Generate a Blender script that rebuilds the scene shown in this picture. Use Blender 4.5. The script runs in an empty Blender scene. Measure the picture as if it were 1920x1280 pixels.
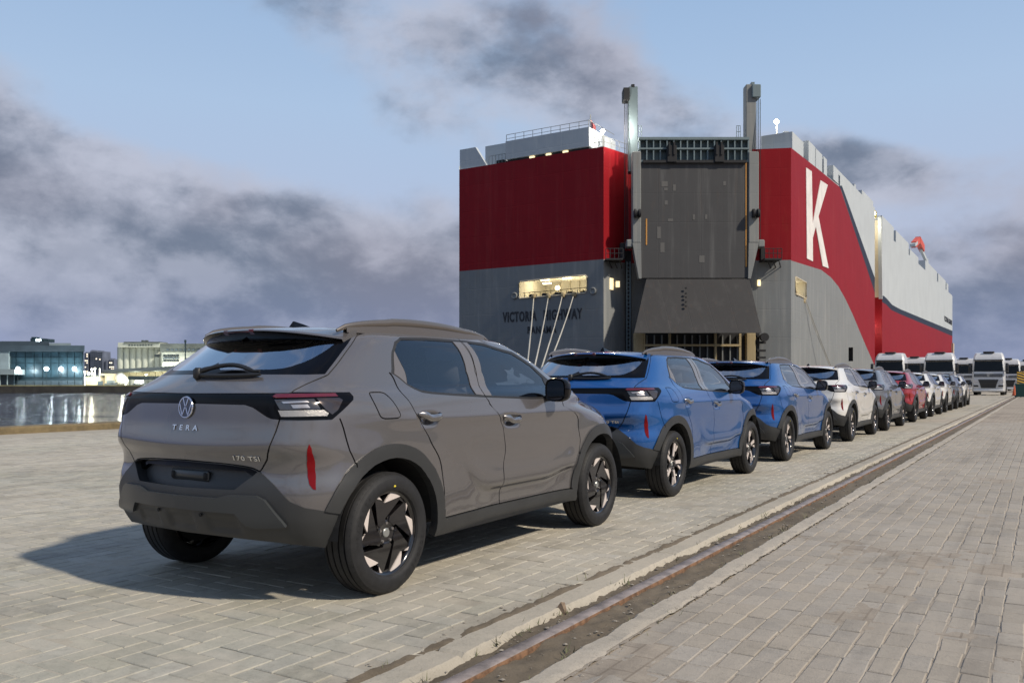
import bpy, bmesh, math, random
import numpy as np
from math import radians as R, sin, cos, pi, sqrt, atan2, asin, tan
from mathutils import Vector, Matrix
from mathutils.geometry import delaunay_2d_cdt
random.seed(7); np.random.seed(7)
SC = bpy.context.scene
COL = SC.collection

# ------------------------------------------------------------------ camera
YAW = R(31.9); CH = 1.14; FPX = 1602.0; HZ = 716.0
cd = bpy.data.cameras.new("camera"); cam = bpy.data.objects.new("camera", cd); COL.objects.link(cam)
cam.location = (0, 0, CH); cam.rotation_euler = (R(90), 0, YAW)
cd.sensor_width = 36.0; cd.lens = FPX / 1920 * 36; cd.shift_y = (HZ - 640) / 1920
cd.clip_start = 0.1; cd.clip_end = 6000
cd.dof.use_dof = True; cd.dof.focus_distance = 5.6; cd.dof.aperture_fstop = 9.0
SC.camera = cam
CY, SY = cos(YAW), sin(YAW)
def D(px, py, Z):            # a point of the place, Z metres ahead of the camera
    x = (px - 960) / FPX * Z
    return Vector((CY * x - SY * Z, SY * x + CY * Z, CH + (HZ - py) / FPX * Z))
def onX(px, py, X):          # (Y, z) of a point in the plane of the ship's side
    t = (px - 960) / FPX; Z = X / (CY * t - SY)
    return ((SY * t + CY) * Z, CH + (HZ - py) / FPX * Z)
def onY(px, py, Y):
    t = (px - 960) / FPX; Z = Y / (SY * t + CY)
    return ((CY * t - SY) * Z, CH + (HZ - py) / FPX * Z)
def onG(px, py, z=0.0):
    Z = FPX * (CH - z) / (py - HZ); x = (px - 960) / FPX * Z
    return (CY * x - SY * Z, SY * x + CY * Z)

# ------------------------------------------------------------------ node helpers
class NT:
    def __init__(s, tree): s.t = tree; s.n = tree.nodes; s.l = tree.links
    def new(s, typ, **kw):
        n = s.n.new(typ)
        for k, v in kw.items():
            if k == 'ins':
                for a, b in v.items(): s.put(n.inputs[a], b)
            else: setattr(n, k, v)
        return n
    def put(s, sock, v):
        if hasattr(v, 'is_linked') or isinstance(v, bpy.types.NodeSocket): s.l.new(v, sock)
        else: sock.default_value = v
    def math(s, op, a, b=0.0, c=0.0, clamp=False):
        n = s.n.new('ShaderNodeMath'); n.operation = op; n.use_clamp = clamp
        s.put(n.inputs[0], a); s.put(n.inputs[1], b); s.put(n.inputs[2], c); return n.outputs[0]
    def mix(s, f, a, b, blend='MIX'):
        n = s.n.new('ShaderNodeMix'); n.data_type = 'RGBA'; n.blend_type = blend
        s.put(n.inputs[0], f); s.put(n.inputs[6], a); s.put(n.inputs[7], b); return n.outputs[2]
    def noise(s, vec, scale, detail=3, rough=.5, dist=0.0):
        n = s.n.new('ShaderNodeTexNoise'); s.put(n.inputs['Vector'], vec)
        n.inputs['Scale'].default_value = scale; n.inputs['Detail'].default_value = detail
        n.inputs['Roughness'].default_value = rough; n.inputs['Distortion'].default_value = dist
        return n.outputs[0]
    def ss(s, v, a, b):
        n = s.n.new('ShaderNodeMapRange'); n.interpolation_type = 'SMOOTHSTEP'
        s.put(n.inputs[0], v); s.put(n.inputs[1], a); s.put(n.inputs[2], b); return n.outputs[0]
    def ramp(s, f, stops):
        n = s.n.new('ShaderNodeValToRGB'); e = n.color_ramp.elements
        while len(e) < len(stops): e.new(.5)
        for i, (p, c) in enumerate(stops): e[i].position = p; e[i].color = (*c, 1)
        s.put(n.inputs[0], f); return n.outputs[0]

# ------------------------------------------------------------------ sky
world = bpy.data.worlds.new("World"); SC.world = world; world.use_nodes = True
w = NT(world.node_tree); w.n.clear()
tc = w.new('ShaderNodeTexCoord'); dirv = tc.outputs['Generated']
sep = w.new('ShaderNodeSeparateXYZ'); w.put(sep.inputs[0], dirv)
X_, Y_, Z_ = sep.outputs
el = w.math('ARCSINE', Z_); az = w.math('ARCTAN2', X_, Y_)
elp = w.math('ABSOLUTE', Z_)
# clear dusk air, paler low down, bluer overhead
clear = w.ramp(elp, [(0.0, (.20, .25, .44)), (.06, (.30, .36, .56)), (.16, (.46, .54, .72)), (.30, (.41, .55, .76)), (.50, (.27, .43, .68)), (1.0, (.10, .19, .40))])
# cloud layer seen in perspective
cv = w.new('ShaderNodeMapping', ins={0: dirv, 1: (3.1, 1.7, .4), 3: (2.6, 2.6, 4.2)}).outputs[0]
n1 = w.noise(cv, 1.35, 10, .56, .12)
n2 = w.noise(cv, .7, 3, .5, .2)
cov = w.math('ADD', w.math('MULTIPLY', n1, .70), w.math('MULTIPLY', n2, .30))
def azel(px, py):
    t = (px - 960) / FPX; v = (HZ - py) / FPX
    d = Vector((CY * t - SY, SY * t + CY, v)).normalized()
    return atan2(d.x, d.y), asin(d.z)
def bank(px, py, rx, ry, wgt, tilt=0.0):      # where the dusk cloud banks lie
    a0, e0 = azel(px, py); kx = rx / FPX; ky = ry / FPX
    da = w.math('SUBTRACT', az, a0); de = w.math('SUBTRACT', el, e0)
    if tilt: de = w.math('SUBTRACT', de, w.math('MULTIPLY', da, tilt))
    q = w.math('ADD', w.math('POWER', w.math('DIVIDE', w.math('ABSOLUTE', da), kx), 2.0), w.math('POWER', w.math('DIVIDE', w.math('ABSOLUTE', de), ky), 2.0))
    g = w.math('EXPONENT', w.math('MULTIPLY', q, -1.0))
    return w.math('MULTIPLY', g, wgt)
base = w.math('MULTIPLY', w.math('SUBTRACT', 1.0, w.ss(el, .10, .26)), .075)     # cloud lies thicker towards the horizon
banks = [base, bank(-40, 290, 280, 140, .18, -.30), bank(260, 430, 420, 120, .19, -.32), bank(620, 540, 420, 120, .13, -.1), bank(900, 480, 300, 100, .09),
         bank(930, 50, 330, 120, .15), bank(800, 215, 260, 70, .12, .10), bank(1260, 235, 300, 90, .15, -.2), bank(1560, 300, 300, 70, .12, -.30), bank(1880, 580, 300, 80, .12), bank(1640, 330, 260, 60, .07, -.3),
         bank(300, 120, 380, 130, -.20), bank(560, 270, 260, 90, -.10, -.25), bank(1680, 120, 440, 170, -.24), bank(1330, 60, 160, 80, -.12), bank(1860, 385, 220, 40, -.10), bank(50, 395, 170, 26, -.12, .1), bank(170, 500, 230, 24, -.12, -.05), bank(620, 500, 130, 26, -.10, .1), bank(1250, 130, 200, 60, .06)]
for b in banks: cov = w.math('ADD', cov, b)
dens = w.ss(cov, .455, .625)
n3 = w.noise(cv, 1.9, 9, .58, .15); n4 = w.noise(cv, 5.5, 6, .6, .3)
puff = w.math('ADD', w.math('MULTIPLY', w.math('SUBTRACT', n3, .5), 1.5), w.math('MULTIPLY', w.math('SUBTRACT', n4, .5), .45))
thick = w.ss(w.math('ADD', w.math('MULTIPLY', w.math('MINIMUM', cov, .70), .42), w.math('MULTIPLY', puff, .40)), .170, .350)
ccol = w.mix(thick, (.50, .53, .64, 1), (.160, .198, .278, 1))
up = w.new('ShaderNodeVectorMath', operation='ADD', ins={0: cv, 1: (.10, -.05, .30)}).outputs[0]
n1u = w.noise(up, 1.35, 10, .56, .12)
relief = w.ss(w.math('SUBTRACT', n1, n1u), .02, .16)
ccol = w.mix(w.math('MULTIPLY', relief, .55), ccol, (.50, .53, .64, 1))
pink = w.ss(w.noise(cv, .8, 3), .50, .66)
ccol = w.mix(w.math('MULTIPLY', pink, .26), ccol, (.30, .255, .295, 1))
lowf = w.ss(Z_, .01, .15)
ccol = w.mix(lowf, w.mix(.70, ccol, (.215, .262, .43, 1)), ccol)
sky = w.mix(w.math('MULTIPLY', dens, .95), clear, ccol)
below = w.ss(Z_, -.03, .0)
sky = w.mix(below, (.13, .12, .115, 1), sky)
bg = w.new('ShaderNodeBackground', ins={'Color': sky, 'Strength': 1.0})
wo = w.new('ShaderNodeOutputWorld'); w.l.new(bg.outputs[0], wo.inputs[0])

# the yard's floodlight, warm, from the right of the quay
sd = bpy.data.lights.new("sun", 'SUN'); sd.energy = 4.6; sd.angle = R(2.6); sd.color = (1.0, .89, .735)
sun = bpy.data.objects.new("sun", sd); COL.objects.link(sun)
SUNDIR = Vector((-1.0, .03, -.87)).normalized()
sun.rotation_euler = SUNDIR.to_track_quat('-Z', 'Y').to_euler()
vs = SC.view_settings; vs.view_transform = 'Standard'; vs.look = 'None'; vs.exposure = 0.0; vs.gamma = 1.0; vs.use_curve_mapping = False
SC.cycles.max_bounces = 8; SC.cycles.transparent_max_bounces = 16; SC.cycles.use_denoising = True
SC.cycles.sample_clamp_indirect = 4.0

# ------------------------------------------------------------------ materials
MATS = {}
def mat(name, col=(.5, .5, .5), rough=.5, metal=0.0, spec=.5, coat=0.0, coatr=.03, emit=None, es=0.0, var=0.0, vscale=6.0, bump=0.0, bscale=80.0, inner=None):
    if name in MATS: return MATS[name]
    m = bpy.data.materials.new(name); m.use_nodes = True; t = NT(m.node_tree)
    b = t.n['Principled BSDF']; b.inputs['Base Color'].default_value = (*col, 1); b.inputs['Roughness'].default_value = rough
    b.inputs['Metallic'].default_value = metal; b.inputs['Specular IOR Level'].default_value = spec
    b.inputs['Coat Weight'].default_value = coat; b.inputs['Coat Roughness'].default_value = coatr; b.inputs['Coat IOR'].default_value = 1.65
    if emit: b.inputs['Emission Color'].default_value = (*emit, 1); b.inputs['Emission Strength'].default_value = es
    tcn = t.new('ShaderNodeTexCoord')
    if var:
        n = t.noise(tcn.outputs['Object'], vscale, 5, .6)
        dk = tuple(c * (1 - var) for c in col); lt = tuple(min(1, c * (1 + var)) for c in col)
        t.put(b.inputs['Base Color'], t.mix(t.ss(n, .3, .7), (*dk, 1), (*lt, 1)))
    if bump:
        bn = t.new('ShaderNodeBump', ins={'Strength': bump, 'Distance': .01, 'Height': t.noise(tcn.outputs['Object'], bscale, 3)})
        t.put(b.inputs['Normal'], bn.outputs[0])
    if inner:
        b2 = t.new('ShaderNodeBsdfDiffuse', ins={0: (*inner, 1)}); g = t.new('ShaderNodeNewGeometry')
        mx = t.new('ShaderNodeMixShader'); t.put(mx.inputs[0], g.outputs['Backfacing']); t.l.new(b.outputs[0], mx.inputs[1]); t.l.new(b2.outputs[0], mx.inputs[2])
        t.l.new(mx.outputs[0], t.n['Material Output'].inputs[0])
    MATS[name] = m; return m
def paint(name, col, metal=.6, rough=.34):
    m = mat(name, col, rough, metal, .5, 1.0, .02, inner=(.03, .03, .032))
    t = NT(m.node_tree); b = t.n['Principled BSDF']; tcn = t.new('ShaderNodeTexCoord')
    n = t.noise(tcn.outputs['Object'], 900, 1); n2 = t.noise(tcn.outputs['Object'], 3.5, 4)
    t.put(b.inputs['Roughness'], t.math('ADD', rough - .06, t.math('MULTIPLY', n, .12)))
    t.put(b.inputs['Coat Roughness'], t.math('ADD', .01, t.math('MULTIPLY', n2, .06)))
    return m
def glass(name, col, alpha, rough=.0):
    m = bpy.data.materials.new(name); m.use_nodes = True; t = NT(m.node_tree); t.n.clear()
    tr = t.new('ShaderNodeBsdfTransparent', ins={0: (*col, 1)})
    gl = t.new('ShaderNodeBsdfGlossy', ins={'Color': (.95, .97, 1, 1), 'Roughness': rough})
    fr = t.new('ShaderNodeFresnel', ins={0: 1.5}); fa = t.math('ADD', t.math('MULTIPLY', fr.outputs[0], 1.3), alpha, clamp=True)
    mx = t.new('ShaderNodeMixShader'); t.put(mx.inputs[0], fa); t.l.new(tr.outputs[0], mx.inputs[1]); t.l.new(gl.outputs[0], mx.inputs[2])
    o = t.new('ShaderNodeOutputMaterial'); t.l.new(mx.outputs[0], o.inputs[0]); return m

# ------------------------------------------------------------------ object helpers
def tag(o, label=None, cat=None, group=None, kind=None):
    if label: o['label'] = label
    if cat: o['category'] = cat
    if group: o['group'] = group
    if kind: o['kind'] = kind
    return o
def empty(name, loc=(0, 0, 0), rz=0.0):
    o = bpy.data.objects.new(name, None); COL.objects.link(o); o.location = loc; o.rotation_euler = (0, 0, rz); o.empty_display_size = .3
    return o
def link(name, me, mats=None, parent=None):
    if mats is not None:
        for m in (mats if isinstance(mats, (list, tuple)) else [mats]): me.materials.append(m)
    o = bpy.data.objects.new(name, me); COL.objects.link(o)
    if parent is not None: o.parent = parent
    return o
class MB:
    """collects shapes, builds ONE mesh"""
    def __init__(s): s.v = []; s.f = []; s.mi = []; s.cur = 0
    def add(s, vs, fs):
        n = len(s.v); s.v += [tuple(p) for p in vs]; s.f += [tuple(i + n for i in f) for f in fs]; s.mi += [s.cur] * len(fs); return s
    def box(s, c, d, M=None, top=(1, 1)):
        x, y, z = (q / 2 for q in d); tx, ty = top
        P = [Vector(p) for p in ((-x, -y, -z), (x, -y, -z), (x, y, -z), (-x, y, -z), (-x * tx, -y * ty, z), (x * tx, -y * ty, z), (x * tx, y * ty, z), (-x * tx, y * ty, z))]
        if M is not None: P = [M @ p for p in P]
        c = Vector(c); return s.add([p + c for p in P], [(3, 2, 1, 0), (4, 5, 6, 7), (0, 1, 5, 4), (1, 2, 6, 5), (2, 3, 7, 6), (3, 0, 4, 7)])
    def bbox(s, c, d, b=.01, M=None):
        """box with chamfered vertical and top edges"""
        x, y, z = (q / 2 for q in d); c = Vector(c); b = min(b, x * .9, y * .9, z * .9)
        def ring(ix, iy, zz): return [(-ix + b, -iy, zz), (ix - b, -iy, zz), (ix, -iy + b, zz), (ix, iy - b, zz), (ix - b, iy, zz), (-ix + b, iy, zz), (-ix, iy - b, zz), (-ix, -iy + b, zz)]
        V = ring(x - b * .7, y - b * .7, -z) + ring(x, y, -z + b) + ring(x, y, z - b) + ring(x - b * .7, y - b * .7, z)
        V = [Vector(p) for p in V]
        if M is not None: V = [M @ p for p in V]
        F = [tuple(range(7, -1, -1)), tuple(range(24, 32))]
        for k in range(3):
            for i in range(8): j = (i + 1) % 8; F.append((k * 8 + i, k * 8 + j, k * 8 + 8 + j, k * 8 + 8 + i))
        return s.add([p + c for p in V], F)
    def bar(s, a, b, r, n=8, r2=None, cap=True):
        a, b = Vector(a), Vector(b); d = (b - a); L = d.length
        if L < 1e-6: return s
        q = d.to_track_quat('Z', 'Y'); r2 = r if r2 is None else r2; V = []
        for zz, rr in ((0, r), (L, r2)):
            for i in range(n): t = 2 * pi * (i + .5) / n; V.append(a + q @ Vector((rr * cos(t), rr * sin(t), zz)))
        F = [(i, (i + 1) % n, n + (i + 1) % n, n + i) for i in range(n)]
        if cap: F += [tuple(range(n - 1, -1, -1)), tuple(range(n, 2 * n))]
        return s.add(V, F)
    def beam(s, a, b, wd, ht, up=(0, 0, 1)):
        a, b = Vector(a), Vector(b); d = (b - a).normalized(); u = Vector(up); x = d.cross(u)
        if x.length < 1e-4: x = d.cross(Vector((1, 0, 0)))
        x.normalize(); u = x.cross(d); V = []
        for p in (a, b):
            for sx, su in ((-1, -1), (1, -1), (1, 1), (-1, 1)): V.append(p + x * sx * wd / 2 + u * su * ht / 2)
        return s.add(V, [(0, 1, 2, 3)[::-1], (4, 5, 6, 7), (0, 1, 5, 4), (1, 2, 6, 5), (2, 3, 7, 6), (3, 0, 4, 7)])
    def tube(s, pts, r, n=8, sx=1.0, sz=1.0, cap=True):
        pts = [Vector(p) for p in pts]; V = []; m = len(pts)
        for k, p in enumerate(pts):
            d = (pts[min(k + 1, m - 1)] - pts[max(k - 1, 0)]).normalized(); x = d.cross(Vector((0, 0, 1)))
            if x.length < 1e-4: x = Vector((1, 0, 0))
            x.normalize(); u = x.cross(d); rr = r[k] if isinstance(r, (list, tuple)) else r
            for i in range(n): t = 2 * pi * i / n; V.append(p + x * cos(t) * rr * sx + u * sin(t) * rr * sz)
        F = []
        for k in range(m - 1):
            for i in range(n): j = (i + 1) % n; F.append((k * n + i, k * n + j, k * n + n + j, k * n + n + i))
        if cap: F += [tuple(range(n - 1, -1, -1)), tuple(range((m - 1) * n, m * n))]
        return s.add(V, F)
    def lathe(s, prof, n=32, M=None, c=(0, 0, 0), close=False):
        """prof: (radius, height) about Z"""
        V = []; c = Vector(c); m = len(prof)
        for r, h in prof:
            for i in range(n):
                t = 2 * pi * i / n; p = Vector((r * cos(t), r * sin(t), h))
                if M is not None: p = M @ p
                V.append(p + c)
        F = []
        for k in range(m - 1 + (1 if close else 0)):
            a = k * n; b = ((k + 1) % m) * n
            for i in range(n): j = (i + 1) % n; F.append((a + i, a + j, b + j, b + i))
        return s.add(V, F)
    def prism(s, poly, fn, d):
        """poly 2D, fn(x,y,h)->3D; solid of depth d"""
        n = len(poly); V = [fn(x, y, 0) for x, y in poly] + [fn(x, y, d) for x, y in poly]
        F = [tuple(range(n - 1, -1, -1)), tuple(range(n, 2 * n))] + [(i, (i + 1) % n, n + (i + 1) % n, n + i) for i in range(n)]
        return s.add(V, F)
    def sphere(s, c, r, n=12, m=8, sc=(1, 1, 1)):
        V = []; c = Vector(c)
        for j in range(1, m):
            ph = pi * j / m
            for i in range(n): t = 2 * pi * i / n; V.append(c + Vector((r * sin(ph) * cos(t) * sc[0], r * sin(ph) * sin(t) * sc[1], r * cos(ph) * sc[2])))
        V.append(c + Vector((0, 0, r * sc[2]))); V.append(c - Vector((0, 0, r * sc[2]))); a, b = len(V) - 2, len(V) - 1; F = []
        for j in range(m - 2):
            for i in range(n): k = (i + 1) % n; F.append((j * n + i, (j + 1) * n + i, (j + 1) * n + k, j * n + k))
        for i in range(n): k = (i + 1) % n; F.append((a, i, k)); F.append((b, (m - 2) * n + k, (m - 2) * n + i))
        return s.add(V, F)
    def mesh(s, name, smooth=None):
        me = bpy.data.meshes.new(name); me.from_pydata(s.v, [], s.f)
        if any(s.mi): me.polygons.foreach_set('material_index', s.mi)
        if smooth is not None:
            me.polygons.foreach_set('use_smooth', [True] * len(s.f)); me.set_sharp_from_angle(angle=R(smooth))
        me.validate(); return me
    def build(s, name, mats, parent=None, smooth=35, fix=False):
        me = s.mesh(name, None)
        if fix:
            bm = bmesh.new(); bm.from_mesh(me); bmesh.ops.recalc_face_normals(bm, faces=bm.faces); bm.to_mesh(me); bm.free()
        if smooth is not None:
            me.polygons.foreach_set('use_smooth', [True] * len(me.polygons)); me.set_sharp_from_angle(angle=R(smooth))
        return link(name, me, mats, parent)
def text_mesh(txt, size, depth, spacing=1.0, bevel=0.0):
    cu = bpy.data.curves.new('lettering', 'FONT'); cu.body = txt; cu.size = size; cu.extrude = depth; cu.space_character = spacing
    cu.align_x = 'CENTER'; cu.align_y = 'CENTER'; cu.resolution_u = 3; cu.offset = bevel
    o = bpy.data.objects.new('lettering', cu); COL.objects.link(o)
    dg = bpy.context.evaluated_depsgraph_get(); me = bpy.data.meshes.new_from_object(o.evaluated_get(dg))
    bpy.data.objects.remove(o); bpy.data.curves.remove(cu); return me
def lettering(txt, size, depth, M, m, parent, name='lettering', spacing=1.0, bold=0.0, fit=None):
    me = text_mesh(txt, size, depth, spacing, bold)
    if fit:
        xs = [v.co.x for v in me.vertices]; ys = [v.co.y for v in me.vertices]
        a = fit[0] / (max(xs) - min(xs)); b = fit[1] / (max(ys) - min(ys)); cx = (max(xs) + min(xs)) / 2; cy = (max(ys) + min(ys)) / 2
        for v in me.vertices: v.co = ((v.co.x - cx) * a, (v.co.y - cy) * b, v.co.z)
    me.materials.clear(); me.transform(M); return link(name, me, m, parent)
# ================================================================== the car
def pchip(xs, ys):
    xs = np.array(xs, float); ys = np.array(ys, float); h = np.diff(xs)
    d = (np.diff(ys, axis=0).T / h).T; m = np.zeros_like(ys)
    hh = h.reshape((-1,) + (1,) * (ys.ndim - 1))
    w1 = 2 * hh[1:] + hh[:-1]; w2 = hh[1:] + 2 * hh[:-1]
    ok = (d[:-1] * d[1:]) > 0
    with np.errstate(divide='ignore', invalid='ignore'):
        mm = (w1 + w2) / (w1 / d[:-1] + w2 / d[1:])
    m[1:-1] = np.where(ok, mm, 0); m[0] = d[0]; m[-1] = d[-1]
    def f(x):
        x = np.asarray(x, float); i = np.clip(np.searchsorted(xs, x) - 1, 0, len(xs) - 2)
        sh = (-1,) + (1,) * (ys.ndim - 1) if x.ndim else ()
        H = h[i].reshape(sh) if x.ndim else h[i]; t = ((x - xs[i]) / h[i]); t = np.clip(t, 0, 1); t = t.reshape(sh) if x.ndim else t
        return ((1 + 2 * t) * (1 - t) ** 2) * ys[i] + t * (1 - t) ** 2 * H * m[i] + t * t * (3 - 2 * t) * ys[i + 1] + t * t * (t - 1) * H * m[i + 1]
    return f
def sst(x, a, b):
    t = np.clip((x - a) / (b - a), 0, 1); return t * t * (3 - 2 * t)
f_sR = pchip([.18, .30, .38, .46, .56, .62, .68, .74, .80, .84, .92, 1.0, 1.06, 1.10, 1.17, 1.27, 1.40],
             [-.50, -.60, -.655, -.685, -.69, -.68, -.655, -.648, -.668, -.662, -.643, -.637, -.632, -.605, -.53, -.375, -.17])
f_W = pchip([.18, .30, .40, .52, .66, .78, .90, .98, 1.04, 1.075, 1.10, 1.17, 1.27, 1.34, 1.40],
            [.80, .848, .858, .866, .870, .872, .870, .864, .852, .838, .808, .766, .714, .672, .625])
f_sF = pchip([.18, .30, .40, .52, .66, .78, .86, .92, .97, 1.02, 1.05, 1.09, 1.17, 1.27, 1.40],
             [3.05, 3.27, 3.33, 3.36, 3.35, 3.31, 3.24, 3.12, 2.92, 2.66, 2.50, 2.38, 2.22, 2.01, 1.67])
f_k = pchip([.18, .9, 1.1, 1.4], [.010, .012, .035, .05])
FW = np.array([0, .18, .35, .50, .62, .72, .80, .87, .93, .97, 1.0])
_b = [0, .006, .025, .048, .075, .10, .118, .165, .235, .30, .42]; _m = [0, .003, .012, .022, .035, .047, .08, .14, .24, .40, .66]
f_dR = pchip([.18, .56, .74, .84, 1.06, 1.17, 1.27, 1.40], [_b, _b, [(a + b) / 2 for a, b in zip(_b, _m)], _m, _m,
             [0, .01, .03, .06, .09, .125, .16, .215, .31, .44, .70], [0, .008, .025, .055, .09, .125, .165, .215, .29, .40, .62], [0, .005, .02, .045, .07, .105, .145, .20, .27, .36, .52]])
_fb = [0, .01, .03, .07, .12, .18, .27, .38, .48, .55, .65]; _fg = [0, .006, .02, .045, .07, .10, .13, .17, .205, .235, .40]
f_dF = pchip([.18, .66, .84, .97, 1.04, 1.09, 1.40], [_fb, _fb, [0, .01, .03, .065, .11, .18, .27, .40, .52, .62, .8], [0, .01, .03, .07, .12, .19, .28, .42, .58, .70, .9],
             [0, .01, .02, .04, .06, .09, .12, .17, .23, .30, .45], _fg, _fg])
ZT = 1.40; NSIDE = 7
def row(z):
    W, k, sR, sF = f_W(z), f_k(z), f_sR(z), f_sF(z); dR, dF = f_dR(z), f_dF(z)
    side = lambda s: W * (1 - k * ((s - 1.15) / 1.2) ** 2)
    a, b = sR + dR[-1], sF - dF[-1]
    rear = np.stack([FW * side(a), sR + dR], 1); st = a + (b - a) * np.arange(1, NSIDE) / NSIDE
    sd = np.stack([side(st), st], 1); fr = np.stack([FW * side(b), sF - dF], 1)[::-1]
    return np.concatenate([rear, sd, fr])
ref = row(.78); UK = np.concatenate([[0], np.cumsum(np.hypot(*np.diff(ref, axis=0).T))]); UMAX = UK[-1]
NU = 420; US = np.linspace(0, UMAX, NU)
VZ = np.arange(.18, ZT + 1e-6, .01); NR = 26; VMAX = ZT + .01 * NR
G = np.zeros((len(VZ) + NR, NU, 3))
for i, z in enumerate(VZ):
    q = pchip(UK, row(z))(US); G[i, :, 0] = q[:, 0]; G[i, :, 1] = q[:, 1]; G[i, :, 2] = z
top = G[len(VZ) - 1].copy()
for j in range(1, NR + 1):
    rho = 1 - j / NR; rho = rho * .999 + .001
    sc = np.clip(top[:, 1], .25, 1.05); g = G[len(VZ) - 1 + j]
    g[:, 0] = top[:, 0] * rho; g[:, 1] = sc + (top[:, 1] - sc) * rho; g[:, 2] = ZT + .044 * (1 - rho ** 3.0)
for it in range(4):      # soften
    H = G.copy(); H[1:-1] = .25 * G[:-2] + .5 * G[1:-1] + .25 * G[2:]
    H[:12] = G[:12]; H[-1] = G[-1]; G = H
    for _ in range(2): H = G.copy(); H[:, 1:-1] = .25 * G[:, :-2] + .5 * G[:, 1:-1] + .25 * G[:, 2:]; G = H
    G[:, 0, 0] = 0; G[:, -1, 0] = 0
def gnorm(G):
    P = np.concatenate([G[:, 1:2] * [-1, 1, 1], G, G[:, -2:-1] * [-1, 1, 1]], 1)
    du = P[:, 2:] - P[:, :-2]; dv = np.gradient(G, axis=0); n = np.cross(du, dv)
    l = np.linalg.norm(n, axis=2, keepdims=True); n = n / np.maximum(l, 1e-12)
    return n
N0 = gnorm(G)
# relief: scallop, flares, hips, handle dishes, plate recess, skid pads
s_, w_, z_ = G[..., 1], G[..., 0], G[..., 2]
side = sst(N0[..., 0], .45, .8); rear = sst(-N0[..., 1], .3, .75) * (s_ < 0)
HAND = [(.332, .937), (1.215, .897)]
dsp = np.zeros_like(s_)
crz = .472 + .21 * np.exp(-((s_ - .60) / .19) ** 2) + .05 * sst(s_, 1.65, 2.1)
S = sst(s_, .60, 1.08) * (1 - sst(s_, 2.02, 2.2))
dsp += side * S * (-.028 * sst(-(z_ - crz), -.012, .034) * (1 - .25 * sst(-(z_ - crz), .10, .20)) + .010 * np.exp(-((z_ - crz - .05) / .07) ** 2))
dsp += side * S * -.010 * np.exp(-((z_ - .70) / .07) ** 2) * np.exp(-((s_ - .75) / .3) ** 2)
for c in (0.0, 2.566):
    r = np.hypot(s_ - c, z_ - .328); dsp += side * .011 * (1 - sst(r, .46, .70)) * (z_ < 1.0)
dsp += side * .012 * np.exp(-((s_ - .0) / .4) ** 2 - ((z_ - .99) / .07) ** 2)
dsp += side * .006 * np.exp(-((z_ - .93) / .035) ** 2) * sst(s_, -.1, .3) * (1 - sst(s_, 1.9, 2.3))
for hs, hz in HAND: dsp -= side * .020 * np.exp(-((np.abs(s_ - hs) / .075) ** 3) - (np.abs(z_ - hz + .008) / .03) ** 3)
for c in (-.30, 0, .30): dsp -= rear * .014 * (1 - sst(np.abs(w_ - c), .085, .115)) * (1 - sst(np.abs(z_ - .415), .025, .05))
G = G + N0 * dsp[..., None]; G[..., 2] += .023 * sst(G[..., 2], 1.08, 1.38)
G[:, 0, 0] = 0; G[:, -1, 0] = 0
NRM = gnorm(G); NRM[-1] = (0, 0, 1); NRM[:, 0, 0] = 0; NRM[:, -1, 0] = 0
NRM /= np.maximum(np.linalg.norm(NRM, axis=2, keepdims=True), 1e-9)
def samp(A, U, V):
    x = np.clip(U / UMAX * (NU - 1), 0, NU - 1.0001); y = np.clip((V - .18) / .01, 0, A.shape[0] - 1.0001)
    i = x.astype(int); j = y.astype(int); a = (x - i)[:, None]; b = (y - j)[:, None]
    return (A[j, i] * (1 - a) + A[j, i + 1] * a) * (1 - b) + (A[j + 1, i] * (1 - a) + A[j + 1, i + 1] * a) * b
iS = 60
def toU(kind, val, z):
    j = int(round((min(z, ZT) - .18) / .01)); j = max(0, min(j, len(VZ) - 1)); w, s = G[j, :, 0], G[j, :, 1]
    m = int(NU * .5)
    if kind == 's': return float(np.interp(val, np.maximum.accumulate(s), US))
    k = int(np.argmax(w[:m]))
    if kind == 'r': return float(np.interp(val, np.maximum.accumulate(w[:k + 1]), US[:k + 1]))
    k = NU - 1 - int(np.argmax(w[::-1][:m])); wr = w[k:][::-1]
    return float(np.interp(val, np.maximum.accumulate(wr), US[k:][::-1]))
def dens(p, step=.02, closed=True):
    out = []; n = len(p)
    for i in range(n if closed else n - 1):
        a = np.array(p[i]); b = np.array(p[(i + 1) % n]); m = max(1, int(np.hypot(*(b - a)) / step))
        out += [tuple(a + (b - a) * t / m) for t in range(m)]
    if not closed: out.append(tuple(p[-1]))
    return out
def chaikin(p, it=2, closed=True):
    for _ in range(it):
        q = []; n = len(p)
        for i in range(n if closed else n - 1):
            a, b = np.array(p[i]), np.array(p[(i + 1) % n]); q += [tuple(.8 * a + .2 * b), tuple(.2 * a + .8 * b)]
        if not closed: q = [p[0]] + q + [p[-1]]
        p = q
    return p
def uv(pts): return [((a if k == 'u' else toU(k, a, z)), z) for k, a, z in pts]
def U__(l): return [('u', a, z) for a, z in l]
def PL(pts, soft=1, step=.02): return dens(chaikin(uv(pts), soft) if soft else uv(pts), step)
def S_(l): return [('s', a, z) for a, z in l]
def R_(l): return [('r', a, z) for a, z in l]
def F_(l): return [('f', a, z) for a, z in l]
def buf(pts, r=.0036, soft=2):
    p = [np.array(q) for q in dens(chaikin(uv(pts), soft, False) if soft else uv(pts), .03, False)]
    L, Rr = [], []
    for i, q in enumerate(p):
        d = p[min(i + 1, len(p) - 1)] - p[max(i - 1, 0)]; d = d / max(np.hypot(*d), 1e-9); n = np.array((-d[1], d[0]))
        L.append(tuple(q + n * r)); Rr.append(tuple(q - n * r))
    return L + Rr[::-1]
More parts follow.
